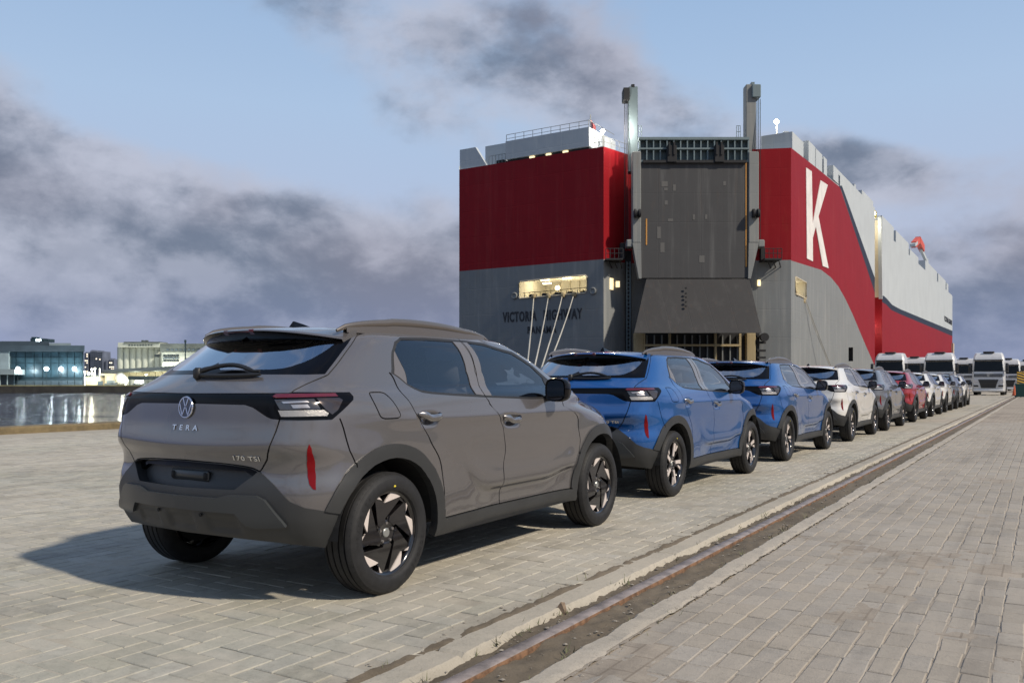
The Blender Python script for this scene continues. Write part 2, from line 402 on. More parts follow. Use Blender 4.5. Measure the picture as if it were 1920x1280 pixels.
def arc(c, r, a0, a1, n=40): return [(c + r * cos(R(a0 + (a1 - a0) * i / n)), .328 + r * sin(R(a0 + (a1 - a0) * i / n))) for i in range(n + 1)]
def archpoly(c, r): return S_([(c + r, .17)] + arc(c, r, -8, 188, 36) + [(c - r, .17)])
REG = []       # (label, polygon), first match wins
def reg(l, p): REG.append((l, p))
for c in (0.0, 2.566): reg('void', dens(uv(S_(arc(c, .405, 0, 350, 44))), .03))
reg('void', uv(R_([(-.01, .17), (-.01, .35), (0.0, .35), (.3, .347), (.55, .337), (.75, .318)]) + S_([(-.36, .30), (-.30, .295), (-.30, .17)])))
reg('void', uv(S_([(-.3, .17), (-.3, .255), (2.2, .255), (2.9, .255)]) + F_([(.5, .24), (0, .23), (0, .17)])))
reg('red_light_bar', PL(U__([(.618, 1.066), (.634, 1.078), (.93, 1.080), (.945, 1.064), (.80, 1.062), (.638, 1.060)]), 0))
reg('lamp_element', PL(U__([(.668, 1.042), (.790, 1.045), (.800, 1.037), (.676, 1.033)]), 0)); reg('lamp_element', PL(U__([(.712, 1.026), (.790, 1.027), (.80, 1.010), (.72, 1.009)]), 0))
reg('clear_lens', PL(U__([(.630, 1.052), (.826, 1.056), (.850, 1.003), (.655, 1.003)]), 0))
reg('reflector_strip', PL(U__([(.645, .999), (.862, .999), (.884, .981), (.875, .969), (.658, .968)]), 0))
reg('side_lens', PL(U__([(.836, 1.056), (.950, 1.056), (.965, 1.045), (.930, .995), (.900, .975), (.872, .999)]), 0))
gate = R_([(.46, .712), (.512, .692), (.575, .77), (.612, .84), (.637, .955), (.642, 1.09), (.647, 1.135), (.668, 1.172), (.652, 1.222), (.626, 1.28), (.598, 1.335), (.572, 1.38), (.566, 1.40)])
reg('gap', buf(R_([(0, .730), (.3, .724), (.46, .712), (.512, .692)]), .003))
reg('gap', buf(gate[1:8], .0042, 1)); reg('gap', buf(gate[7:], .0042, 1))
reg('gap', buf(S_([(-.345, .955), (-.31, .80), (-.27, .70)])))
reg('gap', buf(S_([(.140, 1.187), (.150, 1.10), (.178, 1.03), (.303, .84), (.400, .73), (.455, .61), (.474, .50), (.474, .40)])))
reg('gap', buf(S_([(.961, 1.40), (.961, 1.20), (.929, 1.05), (.965, 1.01), (1.016, .97), (1.085, .86), (1.115, .6), (1.135, .34)]), .0036, 1))
reg('gap', buf(S_([(1.98, 1.04), (2.09, .93), (2.156, .80), (2.178, .66), (2.175, .60)])))
reg('gap', buf(S_([(.49, .345), (1.2, .345), (2.1, .345)]), .004))
flap = chaikin(uv(S_([(-.108, 1.05), (-.104, 1.083), (-.07, 1.084), (-.02, 1.084), (.010, 1.078), (.030, 1.05), (.060, .99), (.076, .957), (.058, .943), (.0, .942), (-.06, .943), (-.085, .955), (-.10, 1.0)])), 2)
def ring(poly, r):
    p = [np.array(q) for q in poly]; n = len(p); o, i_ = [], []
    for k in range(n):
        d = p[(k + 1) % n] - p[k - 1]; d /= max(np.hypot(*d), 1e-9); q = np.array((-d[1], d[0])); o.append(tuple(p[k] + q * r)); i_.append(tuple(p[k] - q * r))
    return o, i_
fo, fi = ring(flap, .0034)
reg('fuel_flap', fi); reg('fuel_flap', fo) if 0 else None
reg('gap', fo)
reg('gap', buf(F_([(0, .985)]) + F_([(.3, .98), (.55, .965)]) + S_([(2.6, .955), (2.3, 1.0), (2.15, 1.035)]), .003, 1)) if 0 else None
# glass
rw = S_([(.252, 1.130), (.252, 1.30), (.30, 1.342), (.36, 1.366), (.60, 1.374), (.872, 1.374), (.870, 1.20), (.846, 1.064), (.62, 1.072), (.42, 1.084), (.33, 1.096)])
reg('rear_side_window', PL(rw, 0))
reg('front_side_window', PL(S_([(1.028, 1.374), (1.22, 1.362), (1.50, 1.318), (1.71, 1.235), (1.81, 1.165), (1.80, 1.037), (1.5, 1.037), (1.015, 1.053), (1.036, 1.20)]), 0))
reg('rear_window', PL(R_([(-.01, 1.198), (.38, 1.197), (.47, 1.205), (.53, 1.24), (.55, 1.29), (.55, 1.33), (.535, 1.375), (-.01, 1.378)]), 1))
reg('window_border', PL(R_([(-.01, 1.176), (.40, 1.174), (.60, 1.173), (.655, 1.176), (.640, 1.222), (.614, 1.28), (.587, 1.335), (.562, 1.385), (-.01, 1.39)]), 0))
reg('windscreen', PL(F_([(-.01, 1.10), (.5, 1.105), (.69, 1.12), (.64, 1.2), (.58, 1.30), (.525, 1.38), (-.01, 1.388)]), 0))
# pillars, trims
reg('pillar_trim', PL(S_([(.872, 1.374), (.957, 1.374), (.957, 1.20), (.925, 1.056), (.846, 1.064), (.870, 1.20)]), 0))
reg('front_pillar_trim', PL(S_([(.964, 1.374), (1.028, 1.374), (1.036, 1.20), (1.015, 1.053), (.932, 1.056), (.964, 1.20)]), 0))
reg('quarter_trim', PL(S_([(.172, 1.180), (.20, 1.232), (.236, 1.288), (.246, 1.300), (.246, 1.128)]), 0))
reg('window_seal', PL(S_([(.146, 1.182), (.178, 1.232), (.216, 1.292), (.285, 1.352), (.36, 1.381), (.6, 1.389), (1.03, 1.389), (1.22, 1.379), (1.55, 1.332), (1.755, 1.243), (1.90, 1.15), (1.99, 1.07), (1.98, 1.022), (1.5, 1.022), (.93, 1.043), (.62, 1.057), (.40, 1.070), (.33, 1.078), (.23, 1.125)]), 0))
# lamps
reg('tail_lamp', PL(R_([(.640, .953), (.72, .951)]) + S_([(-.388, .951), (-.240, 1.045), (-.230, 1.062), (-.238, 1.084)]) + R_([(.640, 1.087)]), 0))
reg('light_band', PL(R_([(-.01, 1.027), (.42, 1.024), (.47, 1.012), (.56, .967), (.59, .957), (.634, .953), (.639, 1.086), (-.01, 1.081)]), 0))
reg('rear_reflector', PL(U__([(0.801, 0.8336), (0.8136, 0.8121), (0.8154, 0.7661), (0.8139, 0.7043), (0.8315, 0.6431), (0.8436, 0.6047), (0.8265, 0.6079), (0.8008, 0.6316), (0.7800, 0.6712), (0.7720, 0.7323), (0.786, 0.781)]), 0))
reg('head_lamp', PL(F_([(.52, .80), (.50, .862)]) + S_([(2.62, .90), (2.72, .83)]), 1))
reg('front_grille', PL(F_([(-.01, .40), (.5, .40), (.6, .50), (.5, .60), (-.01, .60)]), 0))
# claddings
BARP = (PL(R_([(-.01, .49), (.40, .487), (.455, .432), (.50, .421), (.60, .428), (.665, .433), (.61, .495), (.562, .550), (.52, .568), (.37, .567), (.28, .546), (-.01, .546)]), 0))
bo, bi = ring(BARP, .0055); reg('bumper_bar', bi); reg('gap', bo)
reg('plate_strip', dens(uv(R_([(-.01, .724), (.30, .718), (.452, .707), (.500, .690), (.470, .662), (.40, .690), (-.01, .697)])), .02))
reg('plate_panel', dens(uv(R_([(-.01, .698), (.40, .691), (.470, .663), (.385, .596), (-.01, .592)])), .02))
reg('rear_bumper', PL(R_([(-.01, .730), (.46, .712), (.512, .690), (.60, .63), (.69, .550), (.75, .519), (.82, .492)]) + S_([(-.38, .480), (-.30, .474), (-.30, .18)]) + R_([(-.01, .18)]), 0))
for c in (0.0, 2.566): reg('wheel_arch_trim', dens(uv(archpoly(c, .480)), .02))
reg('sill_trim', dens(uv(S_([(.3, .345), (2.3, .345), (2.3, .18), (.3, .18)])), .03))
reg('front_bumper', dens(uv(S_([(2.7, .47), (3.0, .42)]) + F_([(.6, .40), (-.01, .36), (-.01, .18)]) + S_([(2.7, .18)])), .03))
reg('rear_door', dens(uv(S_([(.140, 1.187), (.150, 1.10), (.178, 1.03), (.303, .84), (.400, .73), (.455, .61), (.474, .50), (.474, .345), (1.135, .345), (1.115, .6), (1.085, .86), (1.016, .97), (.965, 1.01), (.929, 1.05), (.961, 1.20), (.961, 1.40), (.3, 1.40)])), .03))
reg('front_door', dens(uv(S_([(.961, 1.40), (.961, 1.20), (.929, 1.05), (.965, 1.01), (1.016, .97), (1.085, .86), (1.115, .6), (1.135, .345), (2.1, .345), (2.175, .60), (2.178, .66), (2.156, .80), (2.09, .93), (1.98, 1.03), (1.99, 1.07), (1.90, 1.15), (1.755, 1.243), (1.55, 1.332), (1.2, 1.40)])), .03))
reg('tailgate', dens(uv(R_([(-.01, .730), (.3, .724), (.46, .712), (.512, .692)]) + gate[2:] + R_([(.3, 1.40), (-.01, 1.40)])), .03))

def triangulate():
    vs, es = [], []
    for l, p in REG:
        n = len(vs); vs += [(min(max(a, -.0), UMAX), min(max(b, .18), VMAX)) for a, b in p]; m = len(p); es += [(n + i, n + (i + 1) % m) for i in range(m)]
    bd = np.array(vs); n = len(vs)
    box = dens([(0, .18), (UMAX, .18), (UMAX, VMAX), (0, VMAX)], .03); vs += box; es += [(n + i, n + (i + 1) % len(box)) for i in range(len(box))]
    h = .018; gu = np.arange(h, UMAX - h * .5, h); gv = np.arange(.18 + h, VMAX - h * .5, h * .8)
    A, B = np.meshgrid(gu, gv); A = A + (np.arange(len(gv)) % 2)[:, None] * h * .5; pts = np.stack([A.ravel(), B.ravel()], 1); pts = pts[pts[:, 0] < UMAX - .004]
    # drop grid points that crowd an outline
    cell = .0085; occ = set()
    for a, b in bd:
        i, j = int(a // cell), int(b // cell)
        for x in (-1, 0, 1):
            for y in (-1, 0, 1): occ.add((i + x, j + y))
    keep = [tuple(p) for p in pts if (int(p[0] // cell), int(p[1] // cell)) not in occ]
    vs += keep
    r = delaunay_2d_cdt([Vector(v) for v in vs], es, [], 0, 1e-6, False)
    V = np.array([tuple(v) for v in r[0]]); T = np.array([f for f in r[2] if len(f) == 3])
    c = V[T].mean(1); a = V[T]; ar = np.cross(a[:, 1] - a[:, 0], a[:, 2] - a[:, 0]); T[ar < 0] = T[ar < 0][:, ::-1]; T = T[np.abs(ar) > 1e-10]; c = V[T].mean(1)
    lab = np.full(len(T), 'body_shell', dtype=object); done = np.zeros(len(T), bool)
    for l, p in REG:
        P = np.array(p); lo, hi = P.min(0), P.max(0); idx = np.where(~done & (c[:, 0] >= lo[0]) & (c[:, 0] <= hi[0]) & (c[:, 1] >= lo[1]) & (c[:, 1] <= hi[1]))[0]
        if not len(idx): continue
        q = c[idx]; ins = np.zeros(len(idx), bool); x, y = q[:, 0], q[:, 1]
        for i in range(len(P)):
            x1, y1 = P[i]; x2, y2 = P[(i + 1) % len(P)]
            if y1 == y2: continue
            cr = ((y1 > y) != (y2 > y)) & (x < (x2 - x1) * (y - y1) / (y2 - y1) + x1); ins ^= cr
        lab[idx[ins]] = l; done[idx[ins]] = True
    return V, T, lab
CV, CT, CL = triangulate()
CP = samp(G, CV[:, 0], CV[:, 1]); CN = samp(NRM, CV[:, 0], CV[:, 1]); CN /= np.maximum(np.linalg.norm(CN, axis=1, keepdims=True), 1e-9)
onc = (CV[:, 0] < 1e-5) | (CV[:, 0] > UMAX - 1e-5); CP[onc, 0] = 0.0
CPOLE = CV[:, 1] > VMAX - 1e-5

def shell_mesh(name, labels, off=0.0, skirt=.012, halves=(1,), sub=None):
    """panel cut out of the body surface, with returned edges"""
    sel = np.isin(CL, labels); T = CT[sel]
    if sub is not None: T = T[sub(CP[T].mean(1))]
    if not len(T): return None
    used, inv = np.unique(T, return_inverse=True); T2 = inv.reshape(T.shape)
    P = CP[used] + CN[used] * off; Nn = CN[used]
    ec = {}
    for t in T2:
        for a, b in ((t[0], t[1]), (t[1], t[2]), (t[2], t[0])): ec[(a, b)] = 1
    bd = [(a, b) for (a, b) in ec if (b, a) not in ec and not (onc[used[a]] and onc[used[b]]) and not (CPOLE[used[a]] and CPOLE[used[b]])]
    vs, fs, ln = [], [], []
    for h in halves:
        m = np.array([h, 1, 1]); n0 = len(vs); vs += [tuple(p) for p in P * m]
        for t in T2:
            q = t if h > 0 else t[::-1]; fs.append(tuple(int(i) + n0 for i in q)); ln += [tuple(Nn[i] * m) for i in q]
        if skirt:
            Q = (P - Nn * skirt) * m; Pm = P * m
            for a, b in bd:
                k = len(vs); vs += [tuple(Pm[a]), tuple(Pm[b]), tuple(Q[b]), tuple(Q[a])]
                e = Pm[b] - Pm[a]; nn = np.cross(e, Nn[a] * m) * h; l = np.linalg.norm(nn); nn = nn / l if l > 1e-12 else Nn[a] * m
                f = (k + 1, k, k + 3, k + 2) if h > 0 else (k, k + 1, k + 2, k + 3)
                fs.append(f); ln += [tuple(nn)] * 4
    me = bpy.data.meshes.new(name); me.from_pydata(vs, [], fs)
    me.polygons.foreach_set('use_smooth', [True] * len(fs)); me.normals_split_custom_set(ln)
    return me
def surf(kind, a, z, off=0.0):       # a point of the body surface and its normal
    U = np.array([toU(kind, a, z)]); V = np.array([z]); p = samp(G, U, V)[0]; n = samp(NRM, U, V)[0]; n /= np.linalg.norm(n); return Vector(p + n * off), Vector(n)
def roof_z(x, y):
    m = (G[len(VZ):].reshape(-1, 3)); d = (m[:, 0] - abs(x)) ** 2 + (m[:, 1] - y) ** 2; return float(m[np.argmin(d), 2])
# ---- car materials
PAINT_GREY = paint('grey_metallic_paint', (.125, .118, .120), .40, .24)
PAINT_BLUE = paint('blue_metallic_paint', (.006, .086, .30), .45, .24)
PAINT_WHITE = paint('white_paint', (.60, .585, .555), .0, .35)
PAINT_RED = paint('red_paint', (.30, .008, .010), .15, .32)
PAINT_DGREY = paint('dark_grey_paint', (.085, .09, .10), .4, .4)
PAINT_SLATE = paint('slate_metallic_paint', (.15, .15, .158), .4, .28)
M_PLAST = mat('bumper_plastic', (.028, .029, .030), .48, 0, .5, var=.12, vscale=3, bump=.05, bscale=900)
M_BAR = mat('satin_plastic', (.036, .040, .043), .30, 0, .5)
M_GLOSS = mat('gloss_black', (.003, .003, .004), .06, 0, .16)
M_TRIM = mat('pillar_painted_sheen', (.15, .125, .105), .22, .3, .5, 1.0, .05)  # black trim whose warm reflected light is put into the base colour
M_SEAL = mat('seal_rubber', (.012, .012, .013), .5)
M_GAP = mat('panel_gap', (.006, .006, .007), .8)
M_GLASS = glass('window_glass', (.86, .88, .89), .05)
M_RGLASS = glass('rear_glass', (.78, .82, .86), .38)
M_RED = mat('red_lens', (.14, .003, .005), .18, 0, .22)
M_DRED = mat('dark_red_lens', (.06, .004, .005), .12)
M_REDL = mat('red_light_lens', (.10, .006, .010), .12, 0, .5, 1.0, .02)
def lens_mat(name, col, sc):
    m = mat(name, col, .12, .75, .5, 1.0, .02); t = NT(m.node_tree); b = t.n['Principled BSDF']; tcn = t.new('ShaderNodeTexCoord')
    vo = t.new('ShaderNodeTexVoronoi'); vo.inputs['Scale'].default_value = sc; t.put(vo.inputs['Vector'], tcn.outputs['Object'])
    bn = t.new('ShaderNodeBump', ins={'Strength': .7, 'Distance': .006, 'Height': vo.outputs['Distance']}); t.put(b.inputs['Normal'], bn.outputs[0]); return m
M_CLEAR = mat('clear_lamp_lens', (.045, .042, .045), .12, .4, .5, 1.0, .02)
M_STRIP = mat('pale_lamp_reflector', (.30, .285, .275), .3, .2, .5, 1, .03, bump=.3, bscale=150)
M_SMOKE = mat('smoked_side_lens', (.05, .035, .03), .10, .5, .5, 1.0, .02)
M_ELEM = mat('lamp_element_silver', (.55, .52, .52), .2, .8)
M_CHROME = mat('chrome', (.72, .72, .74), .12, 1.0)
M_MIRROR = mat('mirror_glass', (.10, .10, .11), .05, 1.0)
M_HANDLE = mat('handle_metal', (.30, .29, .29), .22, .9, .5, 1, .05)
M_RAIL = mat('roof_rail_satin', (.16, .14, .125), .34, .65, .5, .3, .2)
M_TYRE = mat('tyre_rubber', (.013, .013, .014), .62, 0, .4, var=.25, vscale=25, bump=.15, bscale=260)
M_RIMB = mat('black_alloy', (.010, .009, .010), .16, .2, .5, .8, .05)
M_RIMS = mat('machined_alloy', (.74, .66, .62), .38, .35)
M_INT = mat('interior_black', (.022, .022, .024), .75)
M_SEAT = mat('seat_fabric', (.030, .031, .036), .85, bump=.3, bscale=300)
M_UNDER = mat('underbody_black', (.008, .008, .008), .9)
M_CAP = mat('hub_centre_cap', (.33, .34, .33), .35, .6)
M_BOLT = mat('wheel_bolt_metal', (.45, .42, .40), .3, .9)
M_PLATE = mat('badge_field', (.012, .016, .03), .12, .2, .5, 1, .03)
M_YEL = mat('yellow_tyre_mark', (.55, .45, .03), .6)
M_DISC = mat('brake_disc', (.16, .15, .145), .4, .9)
M_CALI = mat('rusty_hub', (.22, .08, .03), .6)

def make_tyre():
    b = MB(); R0, hw = .328, .1025
    prof = [(.224, -.086), (.231, -.098), (.248, -.106), (.272, -.107), (.296, -.102), (.312, -.094), (.322, -.083)]
    g = [-.062, -.022, .022, .062]
    for x in g: prof += [(R0, x - .0055), (R0 - .009, x - .004), (R0 - .009, x + .004), (R0, x + .0055)]
    prof += [(.322, .083), (.312, .094), (.309, .0945), (.296, .102), (.292, .1035), (.272, .107), (.250, .106), (.244, .1045), (.231, .098), (.224, .086)]
    M = Matrix.Rotation(R(90), 3, 'Y'); b.lathe(prof, 72, M, (0, 0, 0))
    for k in range(60):         # shoulder sipes
        a = 2 * pi * k / 60
        for sx in (-1, 1):
            for (r0, x0, r1, x1) in ((.3275, .067, .3155, .0915),):
                da = .012; p = []
                for (rr, xx, aa) in ((r0 + .0012, x0, a), (r0 + .0012, x0, a + da), (r1 + .0012, x1, a + da), (r1 + .0012, x1, a)): p.append((sx * xx, rr * cos(aa), rr * sin(aa)))
                b.cur = 1; b.add(p, [(0, 1, 2, 3)]); b.cur = 0
    return b
def disc_fn(x0): return lambda x, y, h: (x0 + h, x, y)
def make_rim():
    """five angular black spokes, each with a slot, and polished wedges at the rim (outer face at +X)"""
    b = MB(); M = Matrix.Rotation(R(90), 3, 'Y')
    b.cur = 0
    b.lathe([(.205, -.085), (.198, -.06), (.190, .03), (.196, .062), (.202, .072)], 48, M)          # barrel
    b.lathe([(.214, -.088), (.205, -.085)], 48, M)
    b.cur = 0; b.lathe([(.202, .072), (.2065, .0765), (.2145, .080), (.2155, .086)], 60, M)
    b.cur = 0; b.lathe([(.0, .058), (.040, .058), (.055, .062), (.066, .058), (.070, .03), (.074, -.02)], 30, M)  # hub
    def pol(r, a): return (r * cos(R(a)), r * sin(R(a)))
    RR = .2135
    def P_(r, a): return (RR * r * cos(R(a)), RR * r * sin(R(a)))
    for k in range(5):
        o = 72 * k + 82
        q = lambda l: [P_(r, o + a) for r, a in l]
        b.cur = 0
        b.prism(q([(.28, -6), (.40, -8), (.90, -36), (.985, -39), (.985, -46), (.76, -53), (.975, -71), (.985, -84), (.985, -99), (.905, -97), (.88, -96), (.36, -54), (.28, -52)])[::-1], disc_fn(.030), .036)
        b.prism(q([(.985, -20), (.985, -30), (.985, -40), (.90, -37), (.87, -23)])[::-1], disc_fn(.028), .036)
        b.prism(q([(.24, -40), (.24, 0), (.37, 4), (.42, -8), (.36, -20), (.34, -40)])[::-1], disc_fn(.030), .030)
        b.prism(q([(.30, 20), (.92, -18), (.92, -38), (.30, -12)])[::-1], disc_fn(-.004), .006)      # floor of the opening
        b.cur = 1
        b.prism(q([(.735, -55.5), (.80, -60), (.985, -72), (.987, -80), (.987, -88), (.985, -97)])[::-1], disc_fn(.058), .013)
        b.prism(q([(.80, -51.5), (.775, -52.5), (.955, -44.5), (.987, -45.5), (.987, -38), (.987, -25), (.962, -25), (.96, -38)]), disc_fn(.060), .009)
    return b
def make_spoke_rim():
    b = MB(); M = Matrix.Rotation(R(90), 3, 'Y'); RR = .2135
    b.lathe([(.205, -.085), (.198, -.06), (.190, .03), (.196, .062), (.202, .072), (.2065, .0765), (.2145, .080), (.2155, .086)], 48, M)
    b.lathe([(.0, .050), (.040, .050), (.055, .056), (.066, .052), (.070, .03), (.074, -.02)], 30, M)
    def P_(r, a): return (RR * r * cos(R(a)), RR * r * sin(R(a)))
    for k in range(5):
        q = lambda l: [P_(r, 72 * k + a) for r, a in l]
        b.cur = 0
        b.prism(q([(.26, 30), (.55, 14), (.985, 8), (.985, -24), (.55, -18), (.26, -30)])[::-1], disc_fn(.024), .034)
        b.prism(q([(.26, 50), (.60, 36), (.97, 34), (.97, 28), (.60, 28), (.26, 34)])[::-1], disc_fn(.018), .028)
        b.cur = 1
        b.prism(q([(.34, 18), (.62, 10), (.986, 6), (.986, -5), (.62, -3), (.34, -6)])[::-1], disc_fn(.056), .010)
        b.prism(q([(.60, -9), (.986, -14), (.986, -22), (.62, -16)])[::-1], disc_fn(.056), .010)
    return b
def make_wheel(parent, loc, side, turn):
    wh = empty('wheel', loc); wh.parent = parent; wh.rotation_euler = (turn, 0, 0 if side > 0 else pi)
    return wh
_wheel_cache = {}
def wheel_parts(wh):
    if not _wheel_cache:
        b = make_tyre(); me = b.mesh('tyre'); me.polygons.foreach_set('use_smooth', [True] * len(me.polygons)); me.set_sharp_from_angle(angle=R(32)); me.materials.append(M_TYRE); me.materials.append(M_GAP)
        # raised sidewall lettering
        lv, lf = [tuple(v.co) for v in me.vertices], [tuple(p.vertices) for p in me.polygons]
        tm = MB(); tm.v = lv; tm.f = lf; tm.mi = [p.material_index for p in me.polygons]
        for word, a0 in (('WRANGLER', 158), ('GOODYEAR', -38)):
            for i, ch in enumerate(word):
                t = text_mesh(ch, .031, .0006); a = R(a0 - (i - 3.5) * 7.6); vv = []
                for v in t.vertices: 
                    x, y = v.co.x, v.co.y + .268; vv.append((.1072 + v.co.z, x * sin(a) + y * cos(a), -x * cos(a) + y * sin(a)))
                tm.add(vv, [tuple(p.vertices)[::1] for p in t.polygons])
        _wheel_cache['tyre'] = tm.mesh('tyre', 32); _wheel_cache['tyre'].materials.append(M_TYRE); _wheel_cache['tyre'].materials.append(M_GAP)
        r = make_rim().mesh('rim'); r.transform(Matrix.Diagonal((1.04, 1.062, 1.062, 1))); bm = bmesh.new(); bm.from_mesh(r); bmesh.ops.recalc_face_normals(bm, faces=bm.faces); bm.to_mesh(r); bm.free()
        r.polygons.foreach_set('use_smooth', [True] * len(r.polygons)); r.set_sharp_from_angle(angle=R(28)); r.materials.append(M_RIMB); r.materials.append(M_RIMS); _wheel_cache['rim'] = r
        r2 = make_spoke_rim().mesh('rim'); r2.transform(Matrix.Diagonal((1.04, 1.062, 1.062, 1))); bm = bmesh.new(); bm.from_mesh(r2); bmesh.ops.recalc_face_normals(bm, faces=bm.faces); bm.to_mesh(r2); bm.free()
        r2.polygons.foreach_set('use_smooth', [True] * len(r2.polygons)); r2.set_sharp_from_angle(angle=R(28)); r2.materials.append(M_RIMB); r2.materials.append(M_RIMS); _wheel_cache['rim2'] = r2
        c = MB(); c.lathe([(0, .0675), (.022, .067), (.026, .063), (.027, .05)], 24, Matrix.Rotation(R(90), 3, 'Y')); m = c.mesh('hub_cap', 40); m.materials.append(M_CAP); _wheel_cache['hub_cap'] = m
        c = MB()
        c.lathe([(0, .046), (.0075, .046), (.0085, .043), (.009, .03)], 10, Matrix.Rotation(R(90), 3, 'Y')); m = c.mesh('wheel_bolt', 40); m.materials.append(M_BOLT); _wheel_cache['wheel_bolt'] = m
        c = MB(); c.lathe([(.05, -.012), (.135, -.012), (.135, -.03), (.05, -.03)], 32, Matrix.Rotation(R(90), 3, 'Y'), close=True); c.cur = 2; c.lathe([(.0, -.05), (.19, -.05), (.19, -.06), (.0, -.06)], 32, Matrix.Rotation(R(90), 3, 'Y')); c.cur = 1; c.box((-.02, -.10, .06), (.05, .07, .10)); m = c.mesh('brake_disc', 40); m.materials.append(M_DISC); m.materials.append(M_CALI); m.materials.append(M_UNDER); _wheel_cache['brake_disc'] = m
        c = MB(); c.sphere((.1075, .02, .252), .006, 8, 6, (.3, 1.6, 1)); m = c.mesh('tyre_mark', 40); m.materials.append(M_YEL); _wheel_cache['mark'] = m
    for n in ('tyre', 'rim', 'hub_cap', 'brake_disc'): link(n, _wheel_cache[n], None, wh)
    for k in range(5):
        a = 2 * pi * k / 5 + pi / 2; o = link('wheel_bolt', _wheel_cache['wheel_bolt'], None, wh); o.location = (.022, .052 * cos(a), .052 * sin(a))

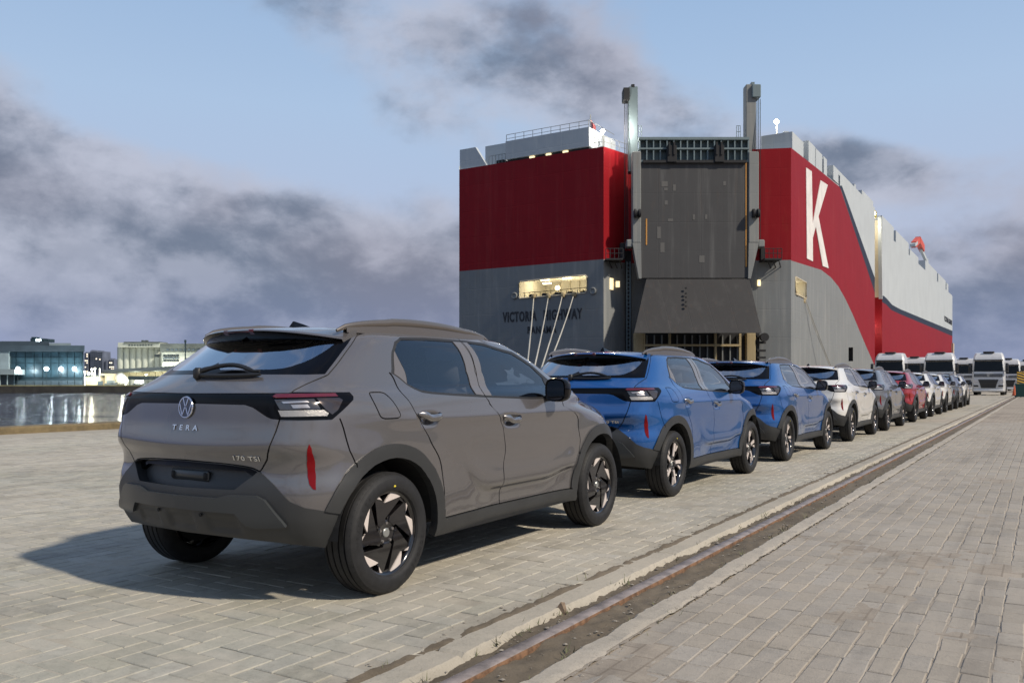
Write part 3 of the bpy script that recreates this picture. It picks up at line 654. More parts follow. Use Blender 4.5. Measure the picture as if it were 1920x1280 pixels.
def make_car(pmat):
    root = empty('parked_car')
    def panel(name, labels, m, parent=root, off=0.0, skirt=.012, halves=(1,), sub=None):
        me = shell_mesh(name, labels, off, skirt, halves, sub)
        return link(name, me, m, parent) if me else None
    B = (1, -1)
    panel('body_shell', ['body_shell'], pmat, halves=B)
    panel('panel_gap', ['gap'], M_GAP, off=-.010, skirt=0, halves=B)
    tg = panel('tailgate', ['tailgate'], pmat, halves=B)
    panel('rear_window', ['rear_window'], M_RGLASS, tg, -.001, .004, B)
    panel('window_border', ['window_border'], M_GLOSS, tg, 0.0, .012, B)
    panel('light_band', ['light_band'], M_GLOSS, tg, -.003, .012, B)
    panel('windscreen', ['windscreen'], M_GLASS, root, -.002, .006, B)
    panel('rear_bumper', ['rear_bumper'], M_PLAST, root, .004, .066, B); panel('plate_panel', ['plate_panel'], M_PLAST, root, -.055, .0, B); panel('plate_strip', ['plate_strip'], M_GLOSS, root, -.030, .03, B); panel('bumper_bar', ['bumper_bar'], M_BAR, root, .024, .03, B)
    panel('front_bumper', ['front_bumper'], M_PLAST, root, .004, .03, B); panel('front_grille', ['front_grille'], M_GLOSS, root, -.006, .02, B)
    for h in B:
        H = (h,)
        rd = panel('rear_door', ['rear_door'], pmat, root, 0, .014, H); fd = panel('front_door', ['front_door'], pmat, root, 0, .014, H)
        panel('side_window', ['rear_side_window'], M_GLASS, rd, -.004, .004, H); panel('side_window', ['front_side_window'], M_GLASS, fd, -.004, .004, H)
        panel('pillar_trim', ['pillar_trim'], M_TRIM, rd, .001, .01, H); panel('pillar_trim', ['front_pillar_trim'], M_TRIM, fd, .001, .01, H)
        panel('quarter_trim', ['quarter_trim'], M_TRIM, rd, .001, .01, H)
        panel('window_seal', ['window_seal'], M_SEAL, root, -.001, .014, H)
        tl = panel('tail_lamp', ['tail_lamp'], M_GLOSS, root, .004, .02, H)
        panel('red_light_bar', ['red_light_bar'], M_REDL, tl, .0045, .006, H); panel('clear_lens', ['clear_lens'], M_CLEAR, tl, .002, .01, H); panel('side_lens', ['side_lens'], M_SMOKE, tl, .005, .006, H); panel('lamp_element', ['lamp_element'], M_ELEM, tl, .005, .006, H); panel('reflector_strip', ['reflector_strip'], M_STRIP, tl, .0045, .01, H)
        panel('rear_reflector', ['rear_reflector'], M_RED, root, .003, .012, H)
        panel('head_lamp', ['head_lamp'], M_CLEAR, root, .002, .012, H)
        panel('fuel_flap', ['fuel_flap'], pmat, root, 0, .01, H) if h > 0 else panel('quarter_panel_blank', ['fuel_flap'], pmat, root, 0, 0, H)
        for f in (lambda c: c[:, 1] < 1.2, lambda c: c[:, 1] > 1.2): panel('wheel_arch_trim', ['wheel_arch_trim'], M_PLAST, root, .012, .05, H, f)
        panel('sill_trim', ['sill_trim'], M_PLAST, root, .012, .04, H)
        # handles
        for (hs, hz), dr in zip(HAND, (rd, fd)):
            pts = []; rr = []
            for i in range(9):
                t = i / 8 - .5; p, n = surf('s', hs + t * .215, hz + .012 - .02 * t); e = 1 - (2 * t) ** 2
                p = p + n * (.006 + .030 * min(1, e * 1.6)); pts.append((p.x * h, p.y, p.z)); rr.append(.006 + .0105 * min(1, e * 2.2))
            b = MB(); b.tube(pts, rr, 10, sx=.75, sz=1.25)
            p, n = surf('s', hs + .085, hz + .012, .012); b.cur = 1; b.sphere((p.x * h, p.y, p.z), .018, 10, 8, (.6, 1.1, .9)); b.cur = 0
            b.build('door_handle', [M_HANDLE, M_GLOSS], dr, 60, True)
        # mirror
        b = MB(); cx, cy, cz = .945 * h, 1.72, 1.085
        ring_ = lambda y, sx, sz, dx=0, dz=0: [(cx + dx * h + sx * (abs(cos(a)) ** .6) * (1 if cos(a) > 0 else -1) * h, cy + y, cz + dz + sz * (abs(sin(a)) ** .6) * (1 if sin(a) > 0 else -1)) for a in [2 * pi * k / 20 for k in range(20)]]
        rows = [ring_(-.045, .066, .066), ring_(-.05, .080, .080), ring_(-.02, .086, .085), ring_(.03, .082, .078), ring_(.075, .062, .058), ring_(.10, .030, .026)]
        V = [p for r in rows for p in r]; F = []
        for k in range(5):
            for i in range(20): j = (i + 1) % 20; F.append((k * 20 + i, k * 20 + j, k * 20 + 20 + j, k * 20 + 20 + i))
        F.append(tuple(range(100, 120))); b.add(V, F)
        b.cur = 1; b.add(ring_(-.046, .068, .068), [tuple(range(20))]); b.cur = 2
        b.box((.89 * h, 1.76, 1.035), (.13, .055, .035)); b.tube([(.84 * h, 1.76, 1.02), (.88 * h, 1.75, 1.035), (.935 * h, 1.73, 1.045)], [.03, .028, .022], 10, 1, .7); b.cur = 0
        b.build('door_mirror', [M_GLOSS, M_MIRROR, M_SEAL], fd, 50, True)
        # roof rail
        pts, rr = [], []
        for i in range(25):
            t = i / 24; y = -.085 + 1.50 * t; x = .545 + .035 * sin(pi * t); zr = roof_z(x, y); e = max(0.0, sin(pi * min(1, t ** .85))) ** .62
            pts.append((x * h, y, zr - .004 + .066 * e)); rr.append(.007 + .013 * e)
        b = MB(); b.tube(pts, rr, 12, sx=1.0, sz=1.35)
        V = []; F = []
        for i in range(1, 24):
            x, y, z = pts[i]; zr = roof_z(abs(x), y) - .01
            V += [(x - .011, y, z), (x + .011, y, z), (x + .015, y, min(z, zr)), (x - .015, y, min(z, zr))]
        for i in range(22):
            k = i * 4; F += [(k + 1, k + 5, k + 6, k + 2), (k, k + 3, k + 7, k + 4)]
        b.add(V, F)
        b.build('roof_rail', M_RAIL, root, 50, True)
        # seats
        for y0, nm in ((1.28, 'front_seat'), (.46, 'rear_seat')):
            b = MB(); x0 = .36 * h
            b.bbox((x0, y0 + .22, .50), (.50, .52, .16), .05); Mx = Matrix.Rotation(R(14), 3, 'X')
            for (zz, ww, hh, th) in ((.66, .50, .22, .15), (.86, .48, .22, .14), (1.02, .40, .14, .12)): b.bbox((x0, y0 - (zz - .6) * .25, zz), (ww, th, hh + .03), .05, Mx)
            b.bbox((x0, y0 - .135, 1.19), (.26, .10, .19), .045, Mx); b.bar((x0 - .06, y0 - .125, 1.06), (x0 - .06, y0 - .13, 1.14), .008); b.bar((x0 + .06, y0 - .125, 1.06), (x0 + .06, y0 - .13, 1.14), .008)
            b.build(nm, M_SEAT, root, 50, True)
    # tailgate furniture
    b = MB(); n = 29; prof = []
    V, F = [], []
    for i in range(n):
        u = -1 + 2 * i / (n - 1); x = .572 * u; a = abs(u); tipy = -.305 + .235 * a ** 2.6; ztip = 1.432 - .050 * a ** 2.4; fy = .03 + .02 * a
        zr = roof_z(min(abs(x), .55), max(fy, -.02)) + .003; zb = 1.352 + .012 * a ** 2; yb = tipy + .085 - .03 * a
        sec = [(fy, zr), (fy - .08 * (1 - a * .4), zr - .004), (tipy * .5 + fy * .5, (zr + ztip) / 2 + .004), (tipy + .03, ztip + .006), (tipy + .006, ztip + .001), (tipy, ztip - .006), (tipy + .004, ztip - .016), (tipy + .03, ztip - .034), (yb, zb + .006), (yb + .05, zb)]
        V += [(x, y, z) for y, z in sec]
    m = len(sec)
    for i in range(n - 1):
        for k in range(m - 1): F.append((i * m + k, i * m + k + 1, (i + 1) * m + k + 1, (i + 1) * m + k))
    F += [tuple(range(m)), tuple(range((n - 1) * m, n * m))[::-1]]
    b.add(V, F); b.mi = [1 if (i < (n - 1) * (m - 1) and i % (m - 1) >= 5) else 0 for i in range(len(F))]; sp = b.build('tailgate_spoiler', [pmat, M_GLOSS], tg, 40, True); b = MB(); b.bbox((0, -.288, 1.420), (.25, .03, .020), .005, Matrix.Rotation(R(-35), 3, 'X')); b.build('brake_lamp', M_DRED, tg, 40)  # spoiler underside set gloss black, its shade put into the colour
    # under-lip of the spoiler
    # wiper
    b = MB(); p0, n0 = surf('r', 0.0, 1.165, .018); 
    pts = []
    for i in range(13):
        t = i / 12; p, nn = surf('r', abs(-.02 + .40 * t) , 1.172 + .030 * sin(pi * min(1, t * 1.1))); sx = -1 if (-.02 + .40 * t) < 0 else 1
        pts.append(Vector((p.x * sx, p.y, p.z)) + Vector((0, nn.y, nn.z)) * .026)
    b.tube(pts, [.015] * 2 + [.012] * 9 + [.008] * 2, 8)
    pts2 = []
    for i in range(13):
        t = i / 12; xx = -.03 + .42 * t; p, nn = surf('r', abs(xx), 1.164 - .004 * sin(pi * t)); pts2.append(Vector((p.x * (1 if xx > 0 else -1), p.y, p.z)) + Vector((0, nn.y, nn.z)) * .014)
    b.tube(pts2, [.008] + [.012] * 11 + [.006], 6)
    q = pts[0]; b.bbox((q[0] - .012, q[1], q[2] - .012), (.05, .045, .065), .012)
    b.build('rear_wiper', M_GLOSS if 0 else M_SEAL, tg, 45, True)
    # emblem
    p, nn = surf('r', 0.0, 1.007); ang = atan2(nn.z, -nn.y); ME = Matrix.Translation(p + nn * .004) @ Matrix.Rotation(R(90) - ang, 4, 'X')
    b = MB(); rad = .058; b.cur = 1; b.lathe([(0, .004), (rad - .003, .004), (rad, .0)], 40); b.cur = 0
    b.lathe([(rad - .0075, .003), (rad - .0065, .0075), (rad - .002, .0075), (rad, .003)], 40)
    def stroke(p, q, wd=.0062): 
        d = Vector((q[0] - p[0], q[1] - p[1])).normalized(); nn_ = Vector((-d.y, d.x)) * wd / 2
        b.prism([(p[0] - nn_.x, p[1] - nn_.y), (q[0] - nn_.x, q[1] - nn_.y), (q[0] + nn_.x, q[1] + nn_.y), (p[0] + nn_.x, p[1] + nn_.y)], lambda x, y, h: (x * rad, y * rad, .0035 + h), .004)
    for sx in (1, -1):
        stroke((sx * .36, .82), (sx * .06, .10), .11); stroke((sx * .07, -.06), (sx * .40, -.78), .11) if 0 else None
        stroke((sx * .82, .38), (sx * .40, -.74), .11); stroke((sx * .40, -.74), (sx * .07, .0), .11)
    me = b.mesh('emblem', 30); me.transform(ME); link('emblem', me, [M_CHROME, M_PLATE], tg)
    def badge(txt, wpos, z, width, ht, sp):
        p, nn = surf('r', abs(wpos), z); a = atan2(nn.z, -nn.y); yaw = atan2(nn.x, -nn.y)
        M = Matrix.Translation(p + nn * .002) @ Matrix.Rotation(yaw, 4, 'Z') @ Matrix.Rotation(R(90) - a, 4, 'X')
        return lettering(txt, .05, .002, M, M_CHROME, tg, 'lettering', sp, .0006, (width, ht))
    badge('TERA', 0.0, .900, .205, .028, 1.9); badge('170 TSI', .44, .757, .165, .027, 1.15)
    b = MB(); p, nn = surf('r', .0, .665, -.050); b.bbox((0, p.y, p.z), (.30, .02, .055), .008); b.cur = 1
    for sx in (-.13, .13): b.bbox((sx, p.y - .006, p.z), (.03, .02, .04), .006)
    b.build('plate_bracket', [M_BAR, M_GAP], root, 40)
    # sensors
    b = MB()
    for wv in (.17, .60):
        for sx in (1, -1):
            p, nn = surf('r', wv, .46 if wv < .5 else .50, .008); b.bar((p.x * sx, p.y, p.z), ((p.x + nn.x * .004) * sx, p.y + nn.y * .004, p.z + nn.z * .004), .010, 14)
    b.build('parking_sensor', M_GAP, root, 40)
    # antenna
    b = MB(); zr = roof_z(0, .16); b.add([(-.028, .10, zr - .004), (.028, .10, zr - .004), (.022, .30, zr - .004), (-.022, .30, zr - .004), (-.006, .12, zr + .040), (.006, .12, zr + .040), (.004, .20, zr + .026), (-.004, .20, zr + .026)], [(0, 1, 5, 4), (1, 2, 6, 5), (2, 3, 7, 6), (3, 0, 4, 7), (4, 5, 6, 7)]); b.build('antenna_fin', M_GLOSS, root, 30, True)
    # cabin
    b = MB(); b.bbox((0, 2.06, .82), (1.30, .42, .36), .08); b.build('dashboard', M_INT, root, 45)
    b = MB(); b.tube([(-.36 + .18 * cos(a), 1.80 - .06 * sin(a), .93 + .18 * sin(a)) for a in [2 * pi * k / 24 for k in range(25)]], .015, 8); b.bar((-.36, 1.80, .93), (-.36, 2.0, .86), .03); b.build('steering_wheel', M_INT, root, 45)
    b = MB(); b.box((0, 1.15, .40), (1.46, 3.2, .04)); b.box((0, .0, .66), (1.0, .9, .5)); b.box((0, .35, .72), (1.30, .06, .62)); b.build('cabin_floor', M_INT, root, None)
    b = MB(); b.box((0, 1.28, .315), (1.16, 2.9, .10)); b.box((0, -.32, .40), (1.3, .36, .10)); 
    for c in (0.0, 2.566):
        for h in B:
            V, F = [], []; nn = 18
            for i in range(nn + 1):
                a = R(2 + 176 * i / nn); V += [(h * .862, c + .41 * cos(a), .328 + .41 * sin(a)), (h * .60, c + .41 * cos(a), .328 + .41 * sin(a)), (h * .60, c, .328)]
            for i in range(nn): F += [(3 * i, 3 * i + 3, 3 * i + 4, 3 * i + 1), (3 * i + 1, 3 * i + 4, 3 * i + 5)]
            b.add(V, F)
    b.bar((-.6, 0, .32), (.6, 0, .32), .04); b.build('underbody', M_UNDER, root, None)
    # wheels
    for c in (0.0, 2.566):
        for h in B: wh = make_wheel(root, (h * .765, c, .326), h, {0.0: 0.0, 2.566: .30}[c]); wheel_parts(wh)
    o = link('tyre_mark', _wheel_cache['mark'], None, root); o.location = (.765, 0, .326)
    return root
def copy_tree(o, parent=None):
    c = o.copy(); COL.objects.link(c); c.parent = parent
    for ch in list(o.children): copy_tree(ch, c)
    return c
def recolour(o, a, b):
    if o.type == 'MESH':
        for s in o.material_slots:
            if s.material == a: s.link = 'OBJECT'; s.material = b
    for ch in o.children: recolour(ch, a, b)
def swap_rims(o):
    for c in o.children:
        if c.name.split('.')[0] == 'wheel':
            for d in c.children:
                if d.name.split('.')[0] == 'rim': d.data = _wheel_cache['rim2']
                if d.name.split('.')[0] == 'hub_cap': d.location = (-.006, 0, 0)
CAR_X = -3.85
car0 = make_car(PAINT_GREY); car0.location = (CAR_X, 3.567, 0)
# ================================================================== ground, quay, water
def ground_mat(name, c1, c2, speck, brick=None, stone=False, rough=.88, green=0.0):
    m = bpy.data.materials.new(name); m.use_nodes = True; t = NT(m.node_tree); b = t.n['Principled BSDF']; b.inputs['Roughness'].default_value = rough; b.inputs['Specular IOR Level'].default_value = .3
    g = t.new('ShaderNodeNewGeometry').outputs['Position']
    n1 = t.noise(g, .55, 5, .62, .3); n2 = t.noise(g, 9, 5, .65); n3 = t.noise(g, 130, 4, .7)
    col = t.mix(t.ss(n1, .32, .68), (*c1, 1), (*c2, 1))
    if green: col = t.mix(t.math('MULTIPLY', t.ss(t.noise(g, .28, 3, .5), .45, .62), green), col, (.245, .262, .215, 1))
    col = t.mix(t.math('MULTIPLY', t.ss(n2, .40, .75), .45), col, (c2[0] * 1.12, c2[1] * 1.12, c2[2] * 1.10, 1))
    col = t.mix(t.math('MULTIPLY', t.ss(n3, .52, .70), speck), col, (c1[0] * .45, c1[1] * .45, c1[2] * .45, 1))
    st = t.ss(t.noise(g, 1.6, 6, .7, 1.0), .56, .72); col = t.mix(t.math('MULTIPLY', st, .5), col, (c1[0] * .55, c1[1] * .55, c1[2] * .55, 1))
    h = t.math('ADD', t.math('ADD', t.math('MULTIPLY', n3, .6), t.math('MULTIPLY', n2, .9)), t.math('MULTIPLY', t.noise(g, 40, 4, .7), .9))
    mp9 = t.new('ShaderNodeMapping', ins={0: g, 3: (3.2, .10, 1)}); tk = t.ss(t.noise(mp9.outputs[0], 1.0, 4, .6), .52, .66); col = t.mix(t.math('MULTIPLY', tk, .30), col, (c1[0] * .5, c1[1] * .5, c1[2] * .52, 1))
    if stone:
        oi = t.new('ShaderNodeObjectInfo').outputs['Random']; at = t.new('ShaderNodeAttribute', attribute_name='tint').outputs['Fac']
        v = t.math('FRACT', t.math('ADD', oi, at)); k = t.math('ADD', .88, t.math('MULTIPLY', v, .20))
        hv = t.new('ShaderNodeHueSaturation', ins={'Color': col, 'Value': k, 'Saturation': t.math('ADD', .85, t.math('MULTIPLY', t.math('FRACT', t.math('MULTIPLY', v, 7.3)), .3))}); col = hv.outputs[0]
    n5 = t.noise(g, 34, 5, .7); col = t.mix(t.math('MULTIPLY', t.ss(n5, .50, .66), .30), col, (c1[0] * .55, c1[1] * .55, c1[2] * .55, 1)); n6 = t.noise(g, 17, 4, .7); col = t.mix(t.math('MULTIPLY', t.ss(n6, .56, .68), .30), col, (c2[0] * 1.2, c2[1] * 1.2, c2[2] * 1.18, 1))
    dust = t.ss(t.noise(g, 2.3, 6, .68, .6), .42, .66); col = t.mix(t.math('MULTIPLY', dust, .55), col, (c2[0] * 1.02, c2[1] * 1.0, c2[2] * .98, 1))
    if brick:
        bt = t.new('ShaderNodeTexBrick', ins={'Color1': (1, 1, 1, 1), 'Color2': (.82, .82, .82, 1), 'Mortar': (*brick[2], 1), 'Scale': 1.0, 'Mortar Size': .006, 'Brick Width': brick[0], 'Row Height': brick[1], 'Mortar Smooth': .3})
        mp = t.new('ShaderNodeMapping', ins={0: g, 2: (0, 0, R(90))}); t.put(bt.inputs['Vector'], mp.outputs[0])
        col = t.mix(.8, col, bt.outputs['Color'], 'MULTIPLY')
    t.put(b.inputs['Base Color'], col)
    bn = t.new('ShaderNodeBump', ins={'Strength': .55, 'Distance': .006, 'Height': h}); t.put(b.inputs['Normal'], bn.outputs[0])
    return m
M_BED = ground_mat('sandy_joint', (.30, .275, .228), (.40, .368, .305), .3, (.216, .108, (.85, .85, .85)))
M_STONE = ground_mat('worn_paver', (.295, .275, .232), (.405, .378, .322), .40, None, True, green=.35)
M_BED2 = ground_mat('dusty_joint', (.25, .215, .175), (.35, .305, .25), .3, (.20, .105, (.62, .6, .58)))
M_STONE2 = ground_mat('dusty_paver', (.27, .243, .207), (.325, .293, .25), .22, None, True)
M_KERB = ground_mat('weathered_kerb', (.30, .275, .228), (.39, .355, .295), .45)
M_KERB2 = ground_mat('rough_kerb', (.27, .247, .21), (.37, .335, .285), .65)
M_DIRT = ground_mat('dry_dirt', (.088, .071, .050), (.15, .124, .092), .6)
M_COPE = ground_mat('stained_coping', (.10, .078, .045), (.20, .155, .085), .5)
M_WALLQ = mat('dark_quay_wall', (.045, .042, .04), .8, var=.4, vscale=1.5)
M_GRAVEL = mat('pebble_grey', (.24, .215, .18), .9, var=.3, vscale=20)
M_RAILTOP = mat('worn_rail_steel', (.23, .195, .18), .5, .2, var=.35, vscale=9, bump=.2, bscale=150)
M_RUST = mat('rail_rust', (.14, .075, .040), .85, var=.45, vscale=22, bump=.4, bscale=200)

PE = -2.245        # ragged inner edge of the pavers
def sheet(name, x0, x1, y0, y1, z, m):
    b = MB(); b.add([(x0, y0, z), (x1, y0, z), (x1, y1, z), (x0, y1, z)], [(0, 1, 2, 3)]); return tag(b.build(name, m, None, None), kind='structure')
quay = sheet('quay_pavement', -19.3, PE - .02, -30, 420, -.0055, M_BED)
lane = sheet('roadway', -1.57, 260, -30, 420, -.0055, M_BED2)

def paver_base(wd, ln, ch=.0045, dep=.03):
    a, b = wd / 2, ln / 2; i, j = a - ch, b - ch
    V = [(-i, -j, 0), (i, -j, 0), (i, j, 0), (-i, j, 0), (-a, -b, -.0035), (a, -b, -.0035), (a, b, -.0035), (-a, b, -.0035), (-a, -b, -dep), (a, -b, -dep), (a, b, -dep), (-a, b, -dep)]
    F = [(0, 1, 2, 3)] + [(4 + k, 4 + (k + 1) % 4, (k + 1) % 4, k) for k in range(4)] + [(8 + k, 8 + (k + 1) % 4, 4 + (k + 1) % 4, 4 + k) for k in range(4)]
    return np.array(V), F
def view_key(x, y):
    Z = -SY * x + CY * y; Xc = CY * x + SY * y
    if Z < .8: return None
    px, py = 960 + FPX * Xc / Z, HZ + FPX * CH / Z
    return Z, px, py
rng = np.random.RandomState(3)
def lay(parent, spots, wd, ln, m, name, jit, zj):
    """spots: (x, y, angle). the 300 that show largest become stones of their own"""
    V0, F0 = paver_base(wd, ln)
    def var(): 
        V = V0.copy(); d = rng.normal(0, jit, (4, 2)); 
        for k in range(4): V[[k, 4 + k, 8 + k], :2] += d[k]
        V[:4, 2] += rng.normal(0, zj * .5, 4); return V
    shapes = [var() for _ in range(10)]
    inv, vis = [], []
    for s in spots:
        k = view_key(s[0], s[1])
        if k is None: continue
        Z, px, py = k
        if -60 < px < 1980 and py < 1330: vis.append((Z, s, 0 <= px <= 1920 and py <= 1290))
    near = sorted([v for v in vis if v[2]], key=lambda v: v[0])[:300]; ids = set(id(v) for v in near)
    metas = []
    for V in shapes:
        me = bpy.data.meshes.new(name); me.from_pydata([tuple(p) for p in V], [], F0); me.materials.append(m); metas.append(me)
    for Z, s, _ in near:
        o = bpy.data.objects.new(name, metas[rng.randint(len(metas))]); COL.objects.link(o); o.parent = parent
        o.location = (s[0], s[1], rng.normal(0, zj)); o.rotation_euler = (rng.normal(0, .004), rng.normal(0, .004), s[2] + rng.normal(0, .012) + (pi if rng.rand() < .5 else 0))
    rest = [v[1] for v in vis if id(v) not in ids]
    n = len(rest); A = np.array(rest); VV = np.empty((n, 12, 3)); T = np.empty(n)
    for i in range(n):
        V = shapes[rng.randint(10)]; a = A[i, 2] + rng.normal(0, .012); c, s_ = cos(a), sin(a)
        VV[i, :, 0] = V[:, 0] * c - V[:, 1] * s_ + A[i, 0]; VV[i, :, 1] = V[:, 0] * s_ + V[:, 1] * c + A[i, 1]; VV[i, :, 2] = V[:, 2] + rng.normal(0, zj)
    FF = (np.array(F0)[None] + (np.arange(n) * 12)[:, None, None]).reshape(-1, 4)
    me = bpy.data.meshes.new('paving_stones'); me.from_pydata(VV.reshape(-1, 3).tolist(), [], FF.tolist())
    at = me.attributes.new('tint', 'FLOAT', 'FACE'); at.data.foreach_set('value', np.repeat(rng.rand(n), 9))
    o = link('paving_stones', me, m, parent); tag(o, kind='stuff')
U_ = .112; sp = []
for i in range(-160, -19):
    for j in range(-20, 200):
        x, y = i * U_, j * U_; r = (i - j) % 4
        if r == 0: c = (x + U_, y + U_ / 2, pi / 2)
        elif r == 3: c = (x + U_ / 2, y + U_, 0.0)
        else: continue
        Z = -SY * c[0] + CY * c[1]
        if Z > 19.5 or c[0] > PE - (.105 if c[2] else .05) + rng.normal(0, .03): continue
        if c[0] > -2.6 and rng.rand() < .06: continue
        sp.append(c)
lay(quay, sp, .1065, .2185, M_STONE, 'paving_stone', .0016, .0007)
sp = []
for i in range(0, 42):
    off = rng.rand() * .2
    for j in range(4, 140):
        x = -1.50 + i * .106; y = j * .205 + off + (.1 if i % 2 else 0)
        if -SY * x + CY * y > 24: continue
        sp.append((x, y, 0.0))
lay(lane, sp, .1020, .2005, M_STONE2, 'paving_stone', .0034, .0008)

# trench of the crane rail
from mathutils import noise as mn
def ys(a, b, c, fine=.02, mid=.08):
    o = []; y = a
    while y < c: o.append(y); y += fine if y < b else (mid if y < 25 else 1.0)
    return o + [c]
def strip(name, cols, yl, fn, m, kind='structure', smooth=50):
    V, F = [], []; n = len(cols)
    for y in yl:
        for k, x in enumerate(cols): V.append(fn(k, x, y))
    for i in range(len(yl) - 1):
        for k in range(n - 1): F.append((i * n + k, i * n + k + 1, (i + 1) * n + k + 1, (i + 1) * n + k))
    b = MB(); b.add(V, F); o = b.build(name, m, None, smooth); return tag(o, kind=kind)
def nz(x, y, s, o=0): return mn.noise(Vector((x * s, y * s, o)))
dx = list(np.linspace(-2.25, -1.55, 40))
strip('dirt_bed', dx, ys(1.2, 9, 320), lambda k, x, y: (x, y, -.026 + .012 * nz(x, y, 4, 1) + .012 * nz(x, y, 14, 2) + .006 * nz(x, y, 45, 3) + (.030 * max(0, min(1, (-2.17 - x) / .05))) + (.030 * max(0, min(1, (x + 1.60) / .05)))), M_DIRT)
yk = ys(1.2, 10, 320, .025, .06)
def kerb_l(k, x, y):
    e = .016 * nz(0, y, 1.3, 5) + .010 * nz(0, y, 6, 6) + .004 * nz(0, y, 22, 7); f = .014 * nz(0, y, 1.7, 8) + .007 * nz(0, y, 8, 9)
    s = 1.0 - .9 * max(0, 1 - abs(((y - 4.15) % 3.1) - 1.55) / .02) if False else 1
    P = [(-2.208 + f, -.07), (-2.205 + f, -.003), (-2.199 + f, .003), (-2.12, .005 + .002 * nz(1, y, 2, 3)), (-2.072 + e, .004), (-2.066 + e, -.001), (-2.044 + e * 1.5, -.034), (-2.036 + e, -.07)]
    seam = max(0, 1 - abs(((y + .72) % 2.45) - 1.2) / .014) * .028
    return (P[k][0], y, P[k][1] - seam * (1 if 0 < k < 6 else 0) + .003 * nz(P[k][0], y, 30, 2))
strip('kerb', range(8), yk, kerb_l, M_KERB, smooth=24)
def kerb_r(k, x, y):
    e = .022 * nz(0, y, 1.6, 15) + .014 * nz(0, y, 5, 16) + .007 * nz(0, y, 20, 17); f = .022 * nz(0, y, 2.3, 18) + .016 * nz(0, y, 11, 19)
    P = [(-1.700 + e, -.09), (-1.694 + e, -.045), (-1.684 + e, .0), (-1.672 + e, .008), (-1.62, .006), (-1.585 + f, .003), (-1.568 + f, -.006), (-1.56 + f, -.03)]
    return (P[k][0], y, P[k][1] + .006 * nz(P[k][0], y, 18, 2))
strip('kerb', range(8), yk, kerb_r, M_KERB2, smooth=24)
rl = MB(); prof = [(-.040, -.075), (-.038, -.022), (-.034, -.008), (-.029, -.003), (.029, -.003), (.034, -.008), (.038, -.022), (.040, -.075)]
yr = ys(.8, .8, 320, 1, .5); RX = -1.925
for y in yr: rl.v += [(RX + x + .004 * nz(0, y, .8, 3), y, z) for x, z in prof]
for i in range(len(yr) - 1):
    for k in range(7): rl.f.append((i * 8 + k, i * 8 + k + 1, (i + 1) * 8 + k + 1, (i + 1) * 8 + k)); rl.mi.append(0 if k in (2, 3, 4) else 1)
o = rl.build('crane_rail', [M_RAILTOP, M_RUST], None, 60, True); tag(o, 'worn steel crane rail running along the dirt trench between two kerbs', 'rail')
# wind-blown sand lying over the joints in patches
def dust(x0, x1, y0, y1, st, m, lim, o):
    nx, ny = int((x1 - x0) / st), int((y1 - y0) / st); V = []; keep = []
    for j in range(ny + 1):
        for i in range(nx + 1):
            x, y = x0 + i * st, y0 + j * st; k = .55 * nz(x, y, .9, 31 + o) + .35 * nz(x, y, 3.1, 32 + o) + .22 * nz(x, y, 11, 33 + o)
            V.append((x, y, -.0052 + .0062 * max(0, min(1, (k + lim) * 2.2)) + .0006 * nz(x, y, 40, 3)))
    n = nx + 1; F = [(j * n + i, j * n + i + 1, (j + 1) * n + i + 1, (j + 1) * n + i) for j in range(ny) for i in range(nx)]
    b = MB(); b.add(V, F); tag(b.build('sand_dust', m, None, 60), kind='stuff')
dust(-1.575, 1.2, 1.8, 12, .03, M_BED2, .07, 0); dust(-9.0, -2.205, 1.0, 11, .045, M_BED, .05, 5)
# loose stones, crumbs of paver, weeds
gv = MB(); ico = [(0, 0, 1), (.89, 0, .45), (.28, .85, .45), (-.72, .53, .45), (-.72, -.53, .45), (.28, -.85, .45), (0, 0, -.6)]; icf = [(0, 1, 2), (0, 2, 3), (0, 3, 4), (0, 4, 5), (0, 5, 1), (6, 2, 1), (6, 3, 2), (6, 4, 3), (6, 5, 4), (6, 1, 5)]
for i in range(1900):
    z = rng.rand()
    if z < .55: x = rng.choice([rng.normal(-1.80, .06), rng.normal(-2.0, .025), rng.normal(-2.24, .03)]); zz = -.022 if x > -2.15 else -.006
    elif z < .85: x = rng.normal(-1.55, .025); zz = -.004
    else: x = -2.25 - abs(rng.normal(0, .06)) ** 1.0; zz = -.004
    y = 1.8 + rng.rand() ** 1.6 * 18; r = .003 + .010 * rng.rand() ** 3; a = rng.rand() * 6
    gv.add([(x + r * (p[0] * cos(a) - p[1] * sin(a)) * 1.3, y + r * (p[0] * sin(a) + p[1] * cos(a)), zz + r * p[2] * .8) for p in ico], icf)
tag(gv.build('gravel', M_GRAVEL, None, None), kind='stuff')
wd = MB()
for i in range(220):
    y = 2.6 + rng.rand() ** 1.4 * 16; x = rng.choice([-2.235, -2.06, -1.70, -1.545]) + rng.normal(0, .02); zz = -.02
    for k in range(rng.randint(3, 9)):
        a = rng.rand() * 6.28; l = .012 + .03 * rng.rand(); q = Vector((x + rng.normal(0, .012), y + rng.normal(0, .02), zz)); t = q + Vector((cos(a) * l, sin(a) * l, l * (.4 + rng.rand()))); s_ = Vector((-sin(a), cos(a), 0)) * .003
        wd.add([q - s_, q + s_, t], [(0, 1, 2)])
tag(wd.build('weeds', mat('dry_weed', (.12, .125, .06), .8), None, None), kind='stuff')
def shard(name, px, py, h, M, label, cat):
    x, y = onG(px, py, -.03); b = MB(); b.add([(x - .05, y, -.05), (x + .045, y + .02, -.05), (x + .03, y + .06, -.05), (x + .012, y + .01, h), (x + .02, y + .035, h * .8)], [(0, 1, 3), (1, 2, 4, 3), (2, 0, 3, 4), (0, 2, 1)]); tag(b.build(name, M, None, None, True), label, cat)
